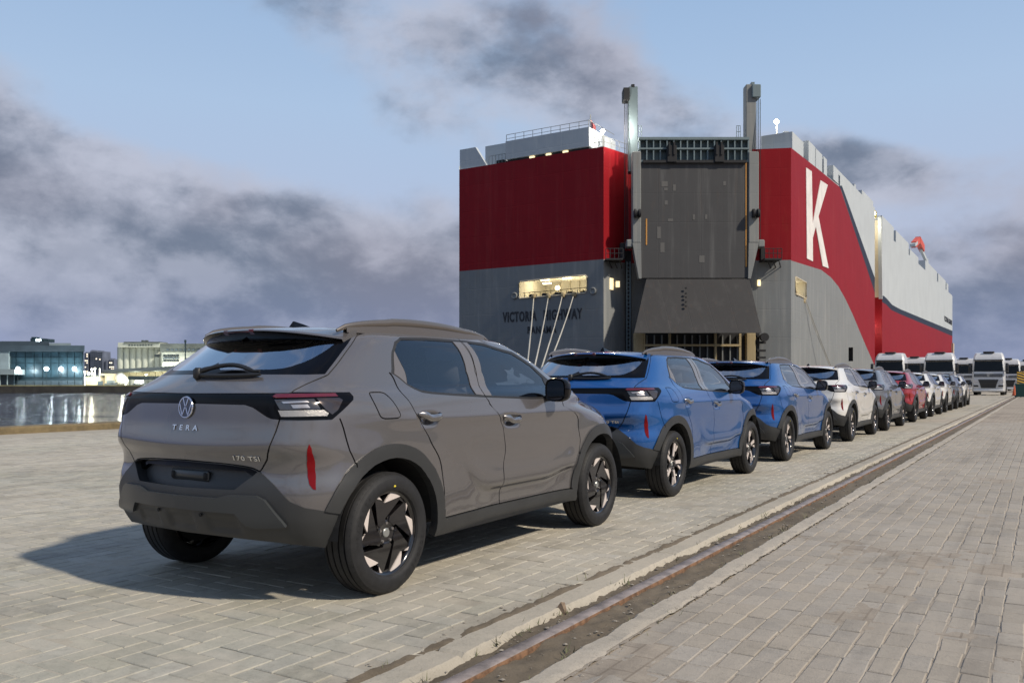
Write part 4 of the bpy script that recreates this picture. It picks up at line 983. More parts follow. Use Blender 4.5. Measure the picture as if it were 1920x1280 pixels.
shard('broken_brick', 1046, 1152, .035, mat('broken_brick', (.19, .14, .10), .9, var=.3, vscale=40), 'small broken brick stuck upright in the dirt beside the rail', 'brick')
# quay edge, wall, water
b = MB(); b.bbox((-19.55, 195, .03), (.62, 450, .24), .03); tag(b.build('quay_coping', M_COPE, None, None), kind='structure')
b = MB(); b.box((-19.62, 195, -2.3), (.5, 450, 4.4)); tag(b.build('quay_wall', M_WALLQ, None, None), kind='structure')
mw = bpy.data.materials.new('harbour_water'); mw.use_nodes = True; t = NT(mw.node_tree); pb = t.n['Principled BSDF']
pb.inputs['Base Color'].default_value = (.020, .020, .034, 1); pb.inputs['Roughness'].default_value = .07; pb.inputs['Specular IOR Level'].default_value = .35; pb.inputs['IOR'].default_value = 1.33
g = t.new('ShaderNodeNewGeometry').outputs['Position']; mp = t.new('ShaderNodeMapping', ins={0: g, 2: (0, 0, YAW), 3: (.35, 1, 1)})
hh = t.math('ADD', t.math('MULTIPLY', t.noise(mp.outputs[0], .16, 4, .55, .4), 3.0), t.math('MULTIPLY', t.noise(mp.outputs[0], .9, 4, .6), .5))
bn = t.new('ShaderNodeBump', ins={'Strength': 1.0, 'Distance': 2.2, 'Height': hh}); t.put(pb.inputs['Normal'], bn.outputs[0])
b = MB(); b.add([(-2600, -900, -2.2), (-19.5, -900, -2.2), (-19.5, 2600, -2.2), (-2600, 2600, -2.2)], [(0, 1, 2, 3)]); tag(b.build('water', mw, None, None), kind='structure')

# unseen hills added behind and right, a dark band for the paint to reflect
def added_hills(name, a0, a1, r0, hmax, seed):
    V, F = [], []; n = 90; m = 7
    for i in range(n + 1):
        a = R(a0 + (a1 - a0) * i / n); env = min(1, i / 6, (n - i) / 6)
        hh = hmax * env * (.55 + .5 * mn.noise(Vector((a * 3.1, seed, 0))) + .22 * mn.noise(Vector((a * 11, seed, 3))) + .08 * mn.noise(Vector((a * 40, seed, 5))))
        for k in range(m):
            t = k / (m - 1); r = r0 + 260 * t; z = max(-.5, hh * sin(pi * .5 * min(1, t * 1.3)) * (1 - .15 * t)) if k else -.5
            V.append((r * sin(a), r * cos(a), z + (3 * mn.noise(Vector((a * 60, t * 9, seed))) if 0 < k else 0)))
    for i in range(n):
        for k in range(m - 1): F.append((i * m + k, (i + 1) * m + k, (i + 1) * m + k + 1, i * m + k + 1))
    b = MB(); b.add(V, F); tag(b.build(name, mat('added_dark_hill', (.035, .045, .03), .9, var=.4, vscale=.05), None, 60, True), kind='structure')
added_hills('added_hills', 8, 200, 330, 62, 4.0)
# ================================================================== the ship
FM = Matrix.Rotation(YAW, 3, 'Z')
def fbox(mb, x0, y0, x1, y1, Z, dep, bev=0):
    """box whose front face is square to the view line, Z metres out"""
    a, c = D(x0, y1, Z), D(x1, y0, Z); m = (a + c) / 2 + Vector((-SY, CY, 0)) * dep / 2
    W = (x1 - x0) / FPX * Z; H = (y1 - y0) / FPX * Z
    (mb.bbox(m, (W, dep, H), bev, FM) if bev else mb.box(m, (W, dep, H), FM)); return mb
def steel(name, col, rough=.55, streak=(.5, .5, .5), sa=.35, rust=0.0, seams=True, metal=0.0):
    m = bpy.data.materials.new(name); m.use_nodes = True; t = NT(m.node_tree); b = t.n['Principled BSDF']; b.inputs['Roughness'].default_value = rough; b.inputs['Specular IOR Level'].default_value = .14
    g = t.new('ShaderNodeNewGeometry').outputs['Position']
    mp = t.new('ShaderNodeMapping', ins={0: g, 3: (1.3, 1.3, .07)}); st = t.noise(mp.outputs[0], 1.2, 6, .65)
    c = t.mix(t.math('MULTIPLY', t.ss(st, .48, .72), sa), (*col, 1), (*streak, 1))
    c = t.mix(t.math('MULTIPLY', t.ss(t.noise(g, .25, 4, .6), .35, .7), .22), c, tuple(x * .72 for x in col) + (1,))
    if rust:
        mp2 = t.new('ShaderNodeMapping', ins={0: g, 3: (2.2, 2.2, .25)}); rn = t.ss(t.noise(mp2.outputs[0], 1.1, 6, .7), .56, .70); c = t.mix(t.math('MULTIPLY', rn, rust), c, (.20, .10, .035, 1))
    t.put(b.inputs['Base Color'], c)
    if seams:
        sx = t.new('ShaderNodeSeparateXYZ', ins={0: g}); l = t.math('ADD', sx.outputs[0], sx.outputs[1])
        h = t.math('ADD', t.math('PINGPONG', t.math('MULTIPLY', l, 1.0), 1.4), 0); d1 = t.ss(h, .0, .05)
        d2 = t.ss(t.math('PINGPONG', sx.outputs[2], 1.35), 0.0, .05); d = t.math('MULTIPLY', d1, d2)
        wob = t.noise(g, .55, 2, .5)
        bn = t.new('ShaderNodeBump', ins={'Strength': .4, 'Distance': .06, 'Height': t.math('ADD', t.math('MULTIPLY', d, .35), wob)}); t.put(b.inputs['Normal'], bn.outputs[0])
    return m
S_RED = steel('red_hull_paint', (.225, .006, .011), .55, (.27, .03, .03), .42, .08)
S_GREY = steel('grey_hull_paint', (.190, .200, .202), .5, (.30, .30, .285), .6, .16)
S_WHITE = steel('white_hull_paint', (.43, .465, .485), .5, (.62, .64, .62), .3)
S_BLUE = steel('navy_stripe_paint', (.018, .024, .04), .5, (.05, .06, .08), .2)
S_CREAM = steel('cream_steel', (.56, .50, .38), .6, (.42, .33, .2), .4, .25)
S_RAMP = steel('worn_ramp_steel', (.066, .066, .068), .62, (.125, .125, .125), .65, .06)
S_FLAP = steel('ramp_flap_steel', (.042, .041, .042), .62, (.07, .068, .068), .4, .08)
S_POST = steel('pale_post_steel', (.20, .208, .205), .55, (.30, .29, .26), .5, .12)
S_BEAM = steel('bluegrey_girder', (.155, .20, .215), .55, (.10, .12, .13), .4, .05)
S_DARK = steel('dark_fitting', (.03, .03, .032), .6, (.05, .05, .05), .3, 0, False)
S_ORANGE = mat('orange_edge_line', (.50, .24, .05), .6)
S_YEL = steel('rusty_cream_steel', (.36, .29, .17), .6, (.25, .17, .08), .6, .35)
S_PATCH = steel('patched_steel', (.12, .117, .113), .6, (.14, .135, .13), .5, 0, False)
M_LAMP = mat('floodlight_glow', (1, 1, 1), .5, emit=(1.0, .96, .88), es=60)
M_LAMPW = mat('warm_lamp_glow', (1, 1, 1), .5, emit=(1.0, .80, .48), es=7)
M_LIT = mat('lit_room_paint', (.60, .56, .46), .7)
M_WINLIT = mat('lit_window', (1, .9, .6), .5, emit=(1.0, .78, .42), es=1.3)
M_ROPE = mat('mooring_rope', (.40, .38, .33), .85, bump=.4, bscale=60)
ship = empty('cargo_ship', (-36.4, 160, -2.2))
tag(ship, 'huge red, grey and white car carrier moored at the quay, stern ramp raised', 'ship')
def sp(name, mb, m, smooth=None, fix=True, parent=ship):
    o = mb.build(name, m, None, smooth, fix); o.parent = parent
    o.matrix_parent_inverse = Matrix.Translation(-ship.location) if parent is ship else Matrix.Identity(4)
    return o
def regions(outline, regs, fn, mb, holes=()):
    vs, es = [], []
    def addp(p):
        n = len(vs); vs.extend(p); es.extend((n + i, n + (i + 1) % len(p)) for i in range(len(p)))
    addp(outline)
    for _, p in regs: addp(p)
    for p in holes: addp(p)
    r = delaunay_2d_cdt([Vector(v) for v in vs], es, [], 0, 1e-5, False)
    def ins(p, q):
        c = False
        for i in range(len(p)):
            (x1, y1), (x2, y2) = p[i], p[(i + 1) % len(p)]
            if (y1 > q[1]) != (y2 > q[1]) and q[0] < (x2 - x1) * (q[1] - y1) / (y2 - y1) + x1: c = not c
        return c
    V = [fn(*v) for v in r[0]]; n0 = len(mb.v); mb.v += [tuple(v) for v in V]
    for f in r[2]:
        q = sum((r[0][i] for i in f), Vector((0, 0))) / len(f)
        if not ins(outline, q) or any(ins(h, q) for h in holes): continue
        m = 0
        for k, p in regs:
            if ins(p, q): m = k
        mb.f.append(tuple(i + n0 for i in f)); mb.mi.append(m)
XS, XP, YS = -20.5, -52.3, 73.5
P0, P1, P3 = Vector((-35.5, 73.5)), Vector((-34.7, 77.4)), Vector((-20.5, 83.4)); ZB = -4.0; DK = 23.5; RG = 12.8
hull = MB()
# port part of the stern, with the mooring-deck opening
op = [(-44.8, 9.55), (-44.9, 9.75), (-44.9, 11.05), (-44.75, 11.25), (-37.45, 11.42), (-37.25, 11.2), (-37.25, 9.9), (-37.45, 9.7)]
regions([(XP, ZB), (P0.x, ZB), (P0.x, DK), (XP, DK)], [(1, [(XP - 1, RG), (P0.x + 1, RG), (P0.x + 1, DK + 1), (XP - 1, DK + 1)])], lambda a, z: Vector((a, YS, z)), hull, [op])
def wall(p, q, z0, z1, mi): hull.cur = mi; hull.add([(p.x, p.y, z0), (q.x, q.y, z0), (q.x, q.y, z1), (p.x, p.y, z1)], [(0, 1, 2, 3)])
for p, q in ((P0, P1), (P1, P3)): wall(p, q, ZB, RG, 0); wall(p, q, RG, DK + .0, 1)
# starboard side, aft part
sX = lambda *l: [onX(x, y, XS) for x, y in l]
YM0, YM1, YB = 131.0, 137.5, 253.0; TOP = 26.0
red = sX((1482, 488), (1484, 278)) + [(106.5, 24.2)] + sX((1645, 562), (1650, 705), (1642, 690), (1620, 640), (1600, 592), (1585, 560), (1572, 537), (1558, 520), (1540, 506))
red[1] = (83.0, DK + .1)
stripe = [(105.8, 24.2)] + [(107.6, 24.6)] + sX((1583, 360), (1650, 548), (1650, 575), (1645, 563), (1577, 356))
white = [(83, DK + .1), (106.0, 24.2)] + [(107.2, 24.6)] + sX((1650, 548)) + [(140, TOP + 1), (83, TOP + 1)]
opn = sX((1491, 519), (1511, 530), (1511, 560), (1491, 551)); door = sX((1591, 651), (1599.5, 651), (1599.5, 677), (1591, 677))
regions([(P3.y, ZB), (YM0, ZB), (YM0, TOP), (106.5, TOP), (106.4, 24.3), (P3.y, DK)], [(1, red), (2, white), (3, stripe)], lambda a, z: Vector((XS, a, z)), hull, [opn, door])
# forward part
st2 = sX((1654, 553), (1658, 555), (1664, 561), (1673, 571.5), (1688, 579.5), (1788, 621), (1788, 631), (1688, 589), (1671, 581), (1662, 571), (1654, 566))
red2 = sX((1654, 560), (1662, 567), (1672, 577), (1688, 584), (1790, 627)) + [(300, ZB), (120, ZB)]
regions([(YM1, ZB), (YB, ZB), (YB, 23.9), (YM1, 23.9)], [(2, [(120, ZB), (300, ZB), (300, 40), (120, 40)]), (1, red2), (3, st2)], lambda a, z: Vector((XS, a, z)), hull)
# slot amidships, bow, port side, deck
bow = [Vector((XS, YB)), Vector((-22.5, 262)), Vector((-27.5, 272)), Vector((-36.4, 279)), Vector((-45, 272)), Vector((-50, 262)), Vector((XP, YB)), Vector((XP, YS))]
for p, q in zip(bow[:-1], bow[1:]): wall(p, q, ZB, 13.4, 1); wall(p, q, 13.4, 23.9, 2)
for p, q, m in ((Vector((XS, YM0)), Vector((-23.6, YM0)), 4), (Vector((-23.6, YM0)), Vector((-23.6, YM1)), 4), (Vector((-23.6, YM1)), Vector((XS, YM1)), 4)): wall(p, q, 13.8, TOP - .6, m); wall(p, q, ZB, 13.8, 1)
hull.cur = 2; dk = [(XP, YS), (P0.x, P0.y), (P1.x, P1.y), (P3.x, P3.y), (XS, YM0), (-23.6, YM0), (-23.6, YM1), (XS, YM1)] + [tuple(p) for p in bow[:-1]]
hull.add([(x, y, DK - .02) for x, y in dk], [tuple(range(len(dk)))])
sp('hull', hull, [S_GREY, S_RED, S_WHITE, S_BLUE, S_CREAM])
# frames round openings
b = MB()
for pl, fn in ((op, lambda a, z: (a, YS - .04, z)), (opn, lambda a, z: (XS + .04, a, z))):
    b.tube([fn(*p) for p in pl] + [fn(*pl[0])], .07, 6)
sp('opening_rim', b, S_CREAM, 40)
# mooring deck room, lit
r = MB(); x0, x1, y0, y1, z0, z1 = -45.2, -36.9, YS + .02, YS + 6, 9.2, 11.9
r.add([(x0, y0, z0), (x1, y0, z0), (x1, y1, z0), (x0, y1, z0), (x0, y0, z1), (x1, y0, z1), (x1, y1, z1), (x0, y1, z1)], [(0, 1, 2, 3), (4, 7, 6, 5), (2, 6, 7, 3), (0, 3, 7, 4), (1, 5, 6, 2)])
for k in range(7): r.box((x0 + .6 + k * 1.15, y1 - .1, 10.5), (.10, .2, 2.6))
for k in range(5): r.box((-41, YS + 1 + k * 1.1, 11.75), (8.2, .12, .22))
sp('mooring_deck', r, M_LIT, None, False)
r = MB()
for k in range(5): r.bbox((-43.6 + k * 1.45, YS + .55, 9.72), (.75, .5, .5), .08); 
for k in range(12): r.bar((-44.4 + k * .6, YS + .25, 9.2), (-44.4 + k * .6, YS + .25, 10.1), .03)
r.bar((-44.6, YS + .25, 10.1), (-37.4, YS + .25, 10.25), .035); r.lathe([(.0, 0), (.5, 0), (.5, .9), (.0, .9)], 14, None, (-42.2, YS + 3, 9.2)); r.lathe([(.0, 0), (.4, 0), (.4, .8), (.0, .8)], 14, None, (-39.2, YS + 3, 9.2))
sp('deck_fittings', r, [S_DARK], 40)
for (px, py) in ((1006, 531), (1060, 526), (1011, 539)):
    q = D(px, py, 88); b = MB(); b.bbox((q.x + 1.2, YS + 2.2, min(11.55, q.z + .3)), (.9, .3, .12), .03); sp('deck_lamp', b, M_LAMPW)
b = MB(); q = D(1049.5, 538, 86); b.sphere((q.x, YS + 1.6, 10.55), .24, 10, 8); sp('deck_lamp', b, M_LAMPW, 60)
def plight(loc, e, col=(1, .92, .8), r=.15, name='lamp_light'):
    l = bpy.data.lights.new(name, 'POINT'); l.energy = e; l.color = col; l.shadow_soft_size = r; o = bpy.data.objects.new(name, l); COL.objects.link(o); o.location = loc; return o
plight((-41.2, YS + 2.6, 11.1), 150, (1, .90, .66), .4); plight((-38.6, YS + 2.6, 11.1), 90, (1, .90, .66), .4); plight((-43.8, YS + 2.6, 11.1), 90, (1, .92, .7), .4)
# yellow roller fairleads under the ropes
for px, py in ((1001.5, 556), (1029.5, 556), (1056.5, 554), (1077.5, 553)):
    x, z = onY(px, py, YS); b = MB(); b.bbox((x, YS - .10, z + .05), (.42, .4, .5), .1); sp('roller_fairlead', b, S_YEL, 40)
for px, py in ((965.5, 554.5), (1112.5, 545.5)):
    x, z = onY(px, py, YS); b = MB(); b.lathe([(.32, .0), (.36, .12), (.28, .2), (.18, .12), (.0, .1)], 18, Matrix.Rotation(R(90), 3, 'X'), (x, YS, z)); sp('panama_lead', b, [S_POST], 50)
# names
TXT = mat('black_lettering', (.010, .011, .016), .5)
def ylet(txt, x0, x1, z, h, slope=0.0):
    M = Matrix.Translation(((x0 + x1) / 2, YS - .03, z)) @ Matrix.Rotation(R(90), 4, 'X'); o = lettering(txt, 1, .02, M, TXT, ship, 'lettering', 1.15, .03, (x1 - x0, h)); o.matrix_parent_inverse = Matrix.Translation(-ship.location)
ylet('VICTORIA', -46.85, -42.85, 7.73, 1.05); ylet('HIGHWAY', -42.05, -37.75, 7.75, 1.05); ylet('PANAMA', -43.9, -40.6, 6.33, .72)
q = [onX(1770.5, 601, XS), onX(1785, 601, XS)]
M = Matrix.Translation((XS + .03, (q[0][0] + q[1][0]) / 2, 16.6)) @ Matrix.Rotation(R(90), 4, 'Z') @ Matrix.Rotation(R(90), 4, 'X'); o = lettering('VICTORIA HIGHWAY', 1, .02, M, TXT, ship, 'lettering', 1.1, .02, (q[1][0] - q[0][0], 1.3)); o.matrix_parent_inverse = Matrix.Translation(-ship.location)
# the funnel-side letter K
k1 = sX((1510.6, 314.5), (1521.2, 321.5), (1523.0, 423), (1523.4, 490), (1512.2, 484.6)); k2 = sX((1538.0, 338.3), (1551.2, 347.0), (1534, 405), (1522.3, 449), (1522.3, 423)); k3 = sX((1533.2, 404), (1552.6, 503.0), (1541.6, 498.6), (1528.8, 425))
b = MB()
for pl, h in ((k1, .05), (k2, .056), (k3, .062)): b.prism(pl, lambda a, z, hh, h=h: (XS + .005 + (h if hh else 0), a, z), 1)
sp('letter_mark', b, mat('white_letter_paint', (.66, .63, .60), .5, var=.1, vscale=.7))
# ---- ramp and its gear on the angled quarter
b = MB(); fbox(b, 1201, 304, 1402, 521, 80.6, .7); rp = sp('stern_ramp', b, S_RAMP)
rs = random.Random(4); b = MB()
for x, y, w_, h_ in ((1238, 455, 8, 18), (1311, 479, 10, 13), (1246, 376, 6, 8), (1240, 340, 12, 10), (1252, 410, 10, 5), (1232, 425, 7, 22), (1299, 402, 4, 10), (1322, 402, 4, 9), (1356, 340, 5, 8), (1262, 346, 5, 12), (1245, 352, 7, 5)): fbox(b, x, y, x + w_, y + h_, 80.58, .03)
tag(sp('repair_patches', b, S_PATCH), kind='stuff')
for x0 in (1398, 1211): b = MB(); fbox(b, x0, 304 if x0 > 1300 else 410, x0 + 2.4, 500 if x0 > 1300 else 459, 80.56, .05); sp('edge_stripe', b, S_ORANGE)
b = MB(); fbox(b, 1206, 300, 1400, 305, 80.3, .4); sp('ramp_hinge', b, S_DARK)
# lower flap leans out towards the quay
a = [D(1212, 523, 80.5), D(1405, 523, 80.5), D(1428, 624, 77.5), D(1189, 624, 77.5)]; nrm = Vector((-SY, CY, 0)) * .35
b = MB(); b.add([tuple(p) for p in a] + [tuple(p + nrm) for p in a], [(0, 3, 2, 1), (4, 5, 6, 7), (0, 1, 5, 4), (1, 2, 6, 5), (2, 3, 7, 6), (3, 0, 4, 7)]); sp('ramp_flap', b, S_FLAP)
b = MB()
for y in (540, 550, 557, 566, 574): q = D(1286, y, 79.6 - (y - 540) * .028); b.box(q, (.16, .16, .16), FM)
tag(sp('lashing_points', b, S_DARK), kind='stuff')
# top girder with stiffeners
b = MB(); fbox(b, 1199, 262, 1404, 304, 81.2, .3); gd = sp('top_girder', b, S_BEAM)
for y0, y1 in ((257, 262), (277, 280), (300, 304)): b = MB(); fbox(b, 1198, y0, 1405, y1, 80.55, .7); sp('girder_flange', b, S_BEAM)
for k in range(17): x = 1199 + k * 12.7; b = MB(); fbox(b, x, 262, x + 2.2, 300, 80.62, .6); sp('girder_stiffener', b, S_BEAM)
for x in (1251, 1340): b = MB(); fbox(b, x, 272, x + 18, 304, 80.2, .5, .05); fbox(b, x + 3, 266, x + 6, 290, 80.1, .3); fbox(b, x + 12, 266, x + 15, 290, 80.1, .3); sp('winch_bracket', b, S_DARK)
# side posts with gussets
for sgn, x0, x1 in ((1, 1186, 1202), (-1, 1404, 1423)):
    b = MB(); fbox(b, x0, 284, x1, 455, 80.4, 1.0, .06)
    xs = [x0, x1] if sgn > 0 else [x1, x0]; Zf = 80.4
    pl = [(xs[0], 455), (xs[1], 455), (xs[1] + sgn * 1, 522), (xs[1] - sgn * 4, 522)]; V = [D(px, py, Zf) for px, py in pl]; V2 = [v + Vector((-SY, CY, 0)) * 1.0 for v in V]
    b.add([tuple(v) for v in V + V2], [(0, 1, 2, 3), (7, 6, 5, 4), (0, 4, 5, 1), (1, 5, 6, 2), (2, 6, 7, 3), (3, 7, 4, 0)]); sp('ramp_post', b, S_POST, None)
    b = MB(); fbox(b, x0 - 11 if sgn > 0 else x1 - 1, 449, x0 + 1 if sgn > 0 else x1 + 11, 463, 80.5, 1.2, .08); sp('post_bracket', b, S_POST)
    b = MB(); cxp = 1195 if sgn > 0 else 1417; q = D(cxp, 400, 80.1); MX = FM @ Matrix.Rotation(R(90), 3, 'Y'); b.lathe([(.0, -.30), (.42, -.30), (.42, -.12), (.26, -.08), (.26, .08), (.42, .12), (.42, .30), (.0, .30)], 18, MX, q); sp('cable_sheave', b, S_DARK, 40)
    # mast
    m0, m1, top_ = (1179, 1196, 162) if sgn > 0 else (1399, 1418, 158)
    b = MB(); fbox(b, m0, top_, m1, 322 if sgn > 0 else 318, 82.2, 1.1, .05); mt = sp('ramp_mast', b, S_BEAM if sgn > 0 else S_POST)
    b = MB(); (fbox(b, 1169, 164, 1181, 187, 81.9, 1.3, .05), fbox(b, 1184, 158, 1190, 164, 82.2, .5)) if sgn > 0 else (fbox(b, 1411, 158, 1427, 182, 81.9, 1.3, .05), fbox(b, 1409, 154, 1415, 160, 82.2, .5)); sp('mast_head', b, S_DARK if sgn > 0 else S_BEAM)
    b = MB()
    for cx in ((1171, 1174, 1177.5) if sgn > 0 else (1419.5, 1422.5, 1425.5)): b.bar(D(cx, 186, 82.3), D(cx, 455, 81.2), .035, 5)
    tag(sp('hoist_cables', b, S_DARK), kind='stuff')
    b = MB(); px0 = 1196 if sgn > 0 else 1381; fbox(b, px0, 258, px0 + 7.5, 260.5, 82.2, 1.2)
    for k in range(3): b.bar(D(px0 + 3.6 * k, 258, 82.3), D(px0 + 3.6 * k, 236, 82.3), .03, 5)
    for y in (236, 247): b.bar(D(px0, y, 82.3), D(px0 + 7.5, y, 82.3), .03, 5)
    sp('mast_platform', b, S_BEAM)
    # platform at the colour break
    px0 = 1136 if sgn > 0 else 1434; b = MB(); fbox(b, px0, 484, px0 + 32, 487, 80.2, 2.2)
    for y in (466, 475): b.bar(D(px0, y, 80.3), D(px0 + 32, y, 80.3), .035, 5)
    for k in range(5): b.bar(D(px0 + 8 * k, 466, 80.3), D(px0 + 8 * k, 485, 80.3), .035, 5)
    for k in range(3): b.bar(D(px0 + 4 + 11 * k, 487, 80.4), D(px0 + 12 + 9 * k, 503, 82.0), .05, 5)
    sp('side_platform', b, S_DARK)
    b = MB(); (fbox(b, 1163, 455, 1172, 486, 81.6, .8, .05) if sgn > 0 else fbox(b, 1426, 455, 1434, 490, 81.8, .8, .05)); sp('winch_box', b, S_DARK)
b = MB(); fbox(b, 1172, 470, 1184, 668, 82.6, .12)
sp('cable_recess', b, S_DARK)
b = MB()
for x in (1175.5, 1181.5): b.bar(D(x, 490, 82.2), D(x, 668, 82.2), .05, 5)
for k in range(24): b.bar(D(1175.5, 494 + 7.3 * k, 82.2), D(1181.5, 494 + 7.3 * k, 82.2), .035, 5)
sp('ladder', b, S_BEAM)
for x, y, w_, h_, Z in ((1155, 527, 7, 11, 82.2), (1421, 524.5, 5, 11, 81.9)): b = MB(); fbox(b, x, y, x + w_, y + h_, Z, .2); sp('lit_window', b, M_WINLIT)
b = MB(); b.box((-35.24, 74.7, 10.55), (.12, .6, 1.1)); sp('lit_window', b, M_WINLIT)
# frame under the flap
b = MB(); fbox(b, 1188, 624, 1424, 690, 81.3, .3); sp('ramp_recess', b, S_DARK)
for x in (1206, 1254, 1340, 1386): b = MB(); fbox(b, x, 625, x + 4, 690, 80.8, .4); sp('frame_post', b, S_YEL)
for x in (1189, 1400): b = MB(); fbox(b, x, 624, x + 17, 690, 80.7, .8, .05); sp('frame_column', b, S_YEL)
for k in range(13): x = 1212 + k * 14.2; b = MB(); fbox(b, x, 628, x + 2, 690, 81.0, .3); sp('frame_rib', b, S_POST)
b = MB(); fbox(b, 1206, 645, 1390, 649, 80.75, .5); sp('frame_beam', b, S_YEL)
b = MB()
for y in (628, 640, 655, 668): fbox(b, 1420, y, 1436, y + 4, 81.0, .4)
q = D(1433, 632, 80.6); b.lathe([(0, -.2), (.4, -.2), (.4, .2), (0, .2)], 16, FM @ Matrix.Rotation(R(90), 3, 'X'), q); sp('hinge_gear', b, S_DARK, 40)
# ---- deck houses
def ybox(name, px0, px1, pyt, dep, m, z0=DK, parent=ship):
    x0, zt = onY(px0, pyt, YS); x1, _ = onY(px1, pyt, YS); b = MB(); b.box(((x0 + x1) / 2, YS + .05 + dep / 2, (z0 + zt) / 2), (x1 - x0, dep, zt - z0)); return sp(name, b, m)
b = MB(); b.box((-41.9, YS + 3.2, 24.75), (9.5, 6, 1.85)); dh = sp('deck_house', b, S_WHITE)
b = MB()
for k in range(10): b.bar((-46.6 + k * 1.04, YS + .3, 25.6), (-46.6 + k * 1.04, YS + .3, 26.35), .03, 5)
b.bar((-46.6, YS + .3, 26.35), (-37.2, YS + .3, 26.35), .03, 5); b.bar((-37.2, YS + .3, 26.35), (-37.2, YS + 6, 26.35), .03, 5); b.bar((-46.6, YS + .3, 25.95), (-37.2, YS + .3, 25.95), .025, 5); sp('deck_railing', b, S_POST)
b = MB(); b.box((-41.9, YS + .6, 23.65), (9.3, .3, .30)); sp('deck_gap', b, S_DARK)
for x in (-43.6, -41.7, -39.8): b = MB(); b.box((x, YS + .38, 23.66), (.55, .2, .22)); sp('deck_light_strip', b, M_WINLIT)
b = MB(); b.add([(XP, YS + .1, DK), (-48.9, YS + .1, DK), (-50.3, YS + .1, 25.6), (XP, YS + .1, 25.6), (XP, YS + .5, DK), (-48.9, YS + .5, DK), (-50.3, YS + .5, 25.6), (XP, YS + .5, 25.6)], [(0, 1, 2, 3), (7, 6, 5, 4), (0, 4, 5, 1), (1, 5, 6, 2), (2, 6, 7, 3), (3, 7, 4, 0)]); sp('bulwark', b, S_WHITE)
b = MB(); b.box((-49.7, YS + 6, 25.0), (2.6, 6, 2.9)); sp('vent_house', b, S_WHITE)
b = MB(); b.box((-47.9, YS + 1.5, 23.85), (.9, .8, .6)); sp('winch_box', b, S_DARK)
b = MB()
for k in range(6): b.bar((-48.8 + k * .4, YS + .4, DK), (-48.8 + k * .4, YS + .4, 24.5), .025, 5)
b.bar((-48.8, YS + .4, 24.5), (-46.8, YS + .4, 24.5), .025, 5); sp('deck_railing', b, S_POST)
b = MB(); q = D(1107, 268, 84); b.bar((q.x, q.y, DK), (q.x, q.y, 27.4), .05, 6); sp('flag_staff', b, S_POST)
b = MB(); V = []; F = []
for i in range(6):
    for j in range(4): V.append((q.x + .05 + i * .10, q.y + .10 * sin(i * 1.6 + j * .5), 26.9 - j * .30 - i * .14))
for i in range(5):
    for j in range(3): F.append((i * 4 + j, i * 4 + j + 1, i * 4 + j + 5, i * 4 + j + 4))
b.add(V, F); sp('flag', b, mat('faded_flag', (.45, .12, .12), .8, var=.5, vscale=3), 60, False)
b = MB()
for px in (1113, 1119): p = D(px, 268, 84.5); b.bar((p.x, p.y, DK), (p.x, p.y, 24.9 + (1119 - px) * .08), .06, 6); b.box((p.x, p.y, 24.7), (.35, .3, .3))
sp('deck_lamp_post', b, S_BEAM)
b = MB(); 
for (x0, y0, x1, y1) in ((-37.0, 73.8, -35.7, 73.7), (-35.6, 73.8, -34.9, 77.4), (-34.9, 77.4, -33.3, 78.3)):
    for k in range(4): t = k / 3; b.bar((x0 + (x1 - x0) * t, y0 + (y1 - y0) * t, DK), (x0 + (x1 - x0) * t, y0 + (y1 - y0) * t, DK + 1.05), .025, 5)
    for h in (.55, 1.05): b.bar((x0, y0, DK + h), (x1, y1, DK + h), .025, 5)
sp('deck_railing', b, S_POST)
# floodlights on the decks
def flood(px, py, Z, e, r=.35, col=(1, .95, .85), mast=True):
    q = D(px, py, Z); b = MB(); b.sphere(q, r, 12, 8); sp('deck_floodlight', b, M_LAMP, 60)
    b = MB(); b.bar((q.x, q.y + .1, DK), (q.x, q.y + .1, q.z - r * .6), .07, 6); sp('lamp_post', b, S_POST)
    return q
q = flood(1130, 246, 83.6, 0, .2); plight((-34.0, 74.4, 25.3), 900, (1, .93, .82), .2)
q = flood(1456, 228, 90, 0, .22); plight((q.x, q.y - .9, q.z), 1400, (1, .90, .72), .2)
# structures along the starboard deck edge
b = MB(); fbox(b, 1457, 263, 1483, 277, 83.2, 3, .03); sp('deck_house', b, S_WHITE)
b = MB(); fbox(b, 1443, 262, 1457, 277, 83.6, 1.5, .03); sp('deck_locker', b, S_CREAM)
for x0, x1 in ((1470, 1479),): b = MB(); fbox(b, x0, 246, x1, 262, 84.5, 1.2, .03); sp('vent_trunk', b, S_WHITE)
def sbox(px0, px1, z0, z1, dep, m, name, off=0.0, m2=None):
    a, _ = onX(px0, 400, XS); c, _ = onX(px1, 400, XS); b = MB(); b.box((XS - dep / 2 - off, (a + c) / 2, (z0 + z1) / 2), (dep, c - a, z1 - z0)); return sp(name, b, m)
for x0, x1, z1, off in ((1486, 1507, 25.2, 0.02), (1516.5, 1529, 25.95, .02), (1529.8, 1542, 25.9, .02), (1545, 1551, 25.9, .02)): sbox(x0, x1, DK + .02, z1, 3.0, S_WHITE, 'deck_house', off)
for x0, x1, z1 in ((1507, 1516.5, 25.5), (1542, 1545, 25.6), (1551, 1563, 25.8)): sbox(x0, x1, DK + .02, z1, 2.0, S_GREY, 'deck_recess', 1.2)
sbox(1563, 1572.5, DK + .9, TOP + .05, 3.0, S_WHITE, 'deck_house', .02)
sbox(1573, 1600, TOP, TOP + .5, 4, S_WHITE, 'deck_house', .4); sbox(1608, 1611, TOP, TOP + .9, 1, S_WHITE, 'vent_trunk', .4)
sbox(1617, 1638, TOP, TOP + .7, 3, S_WHITE, 'deck_house', .05)
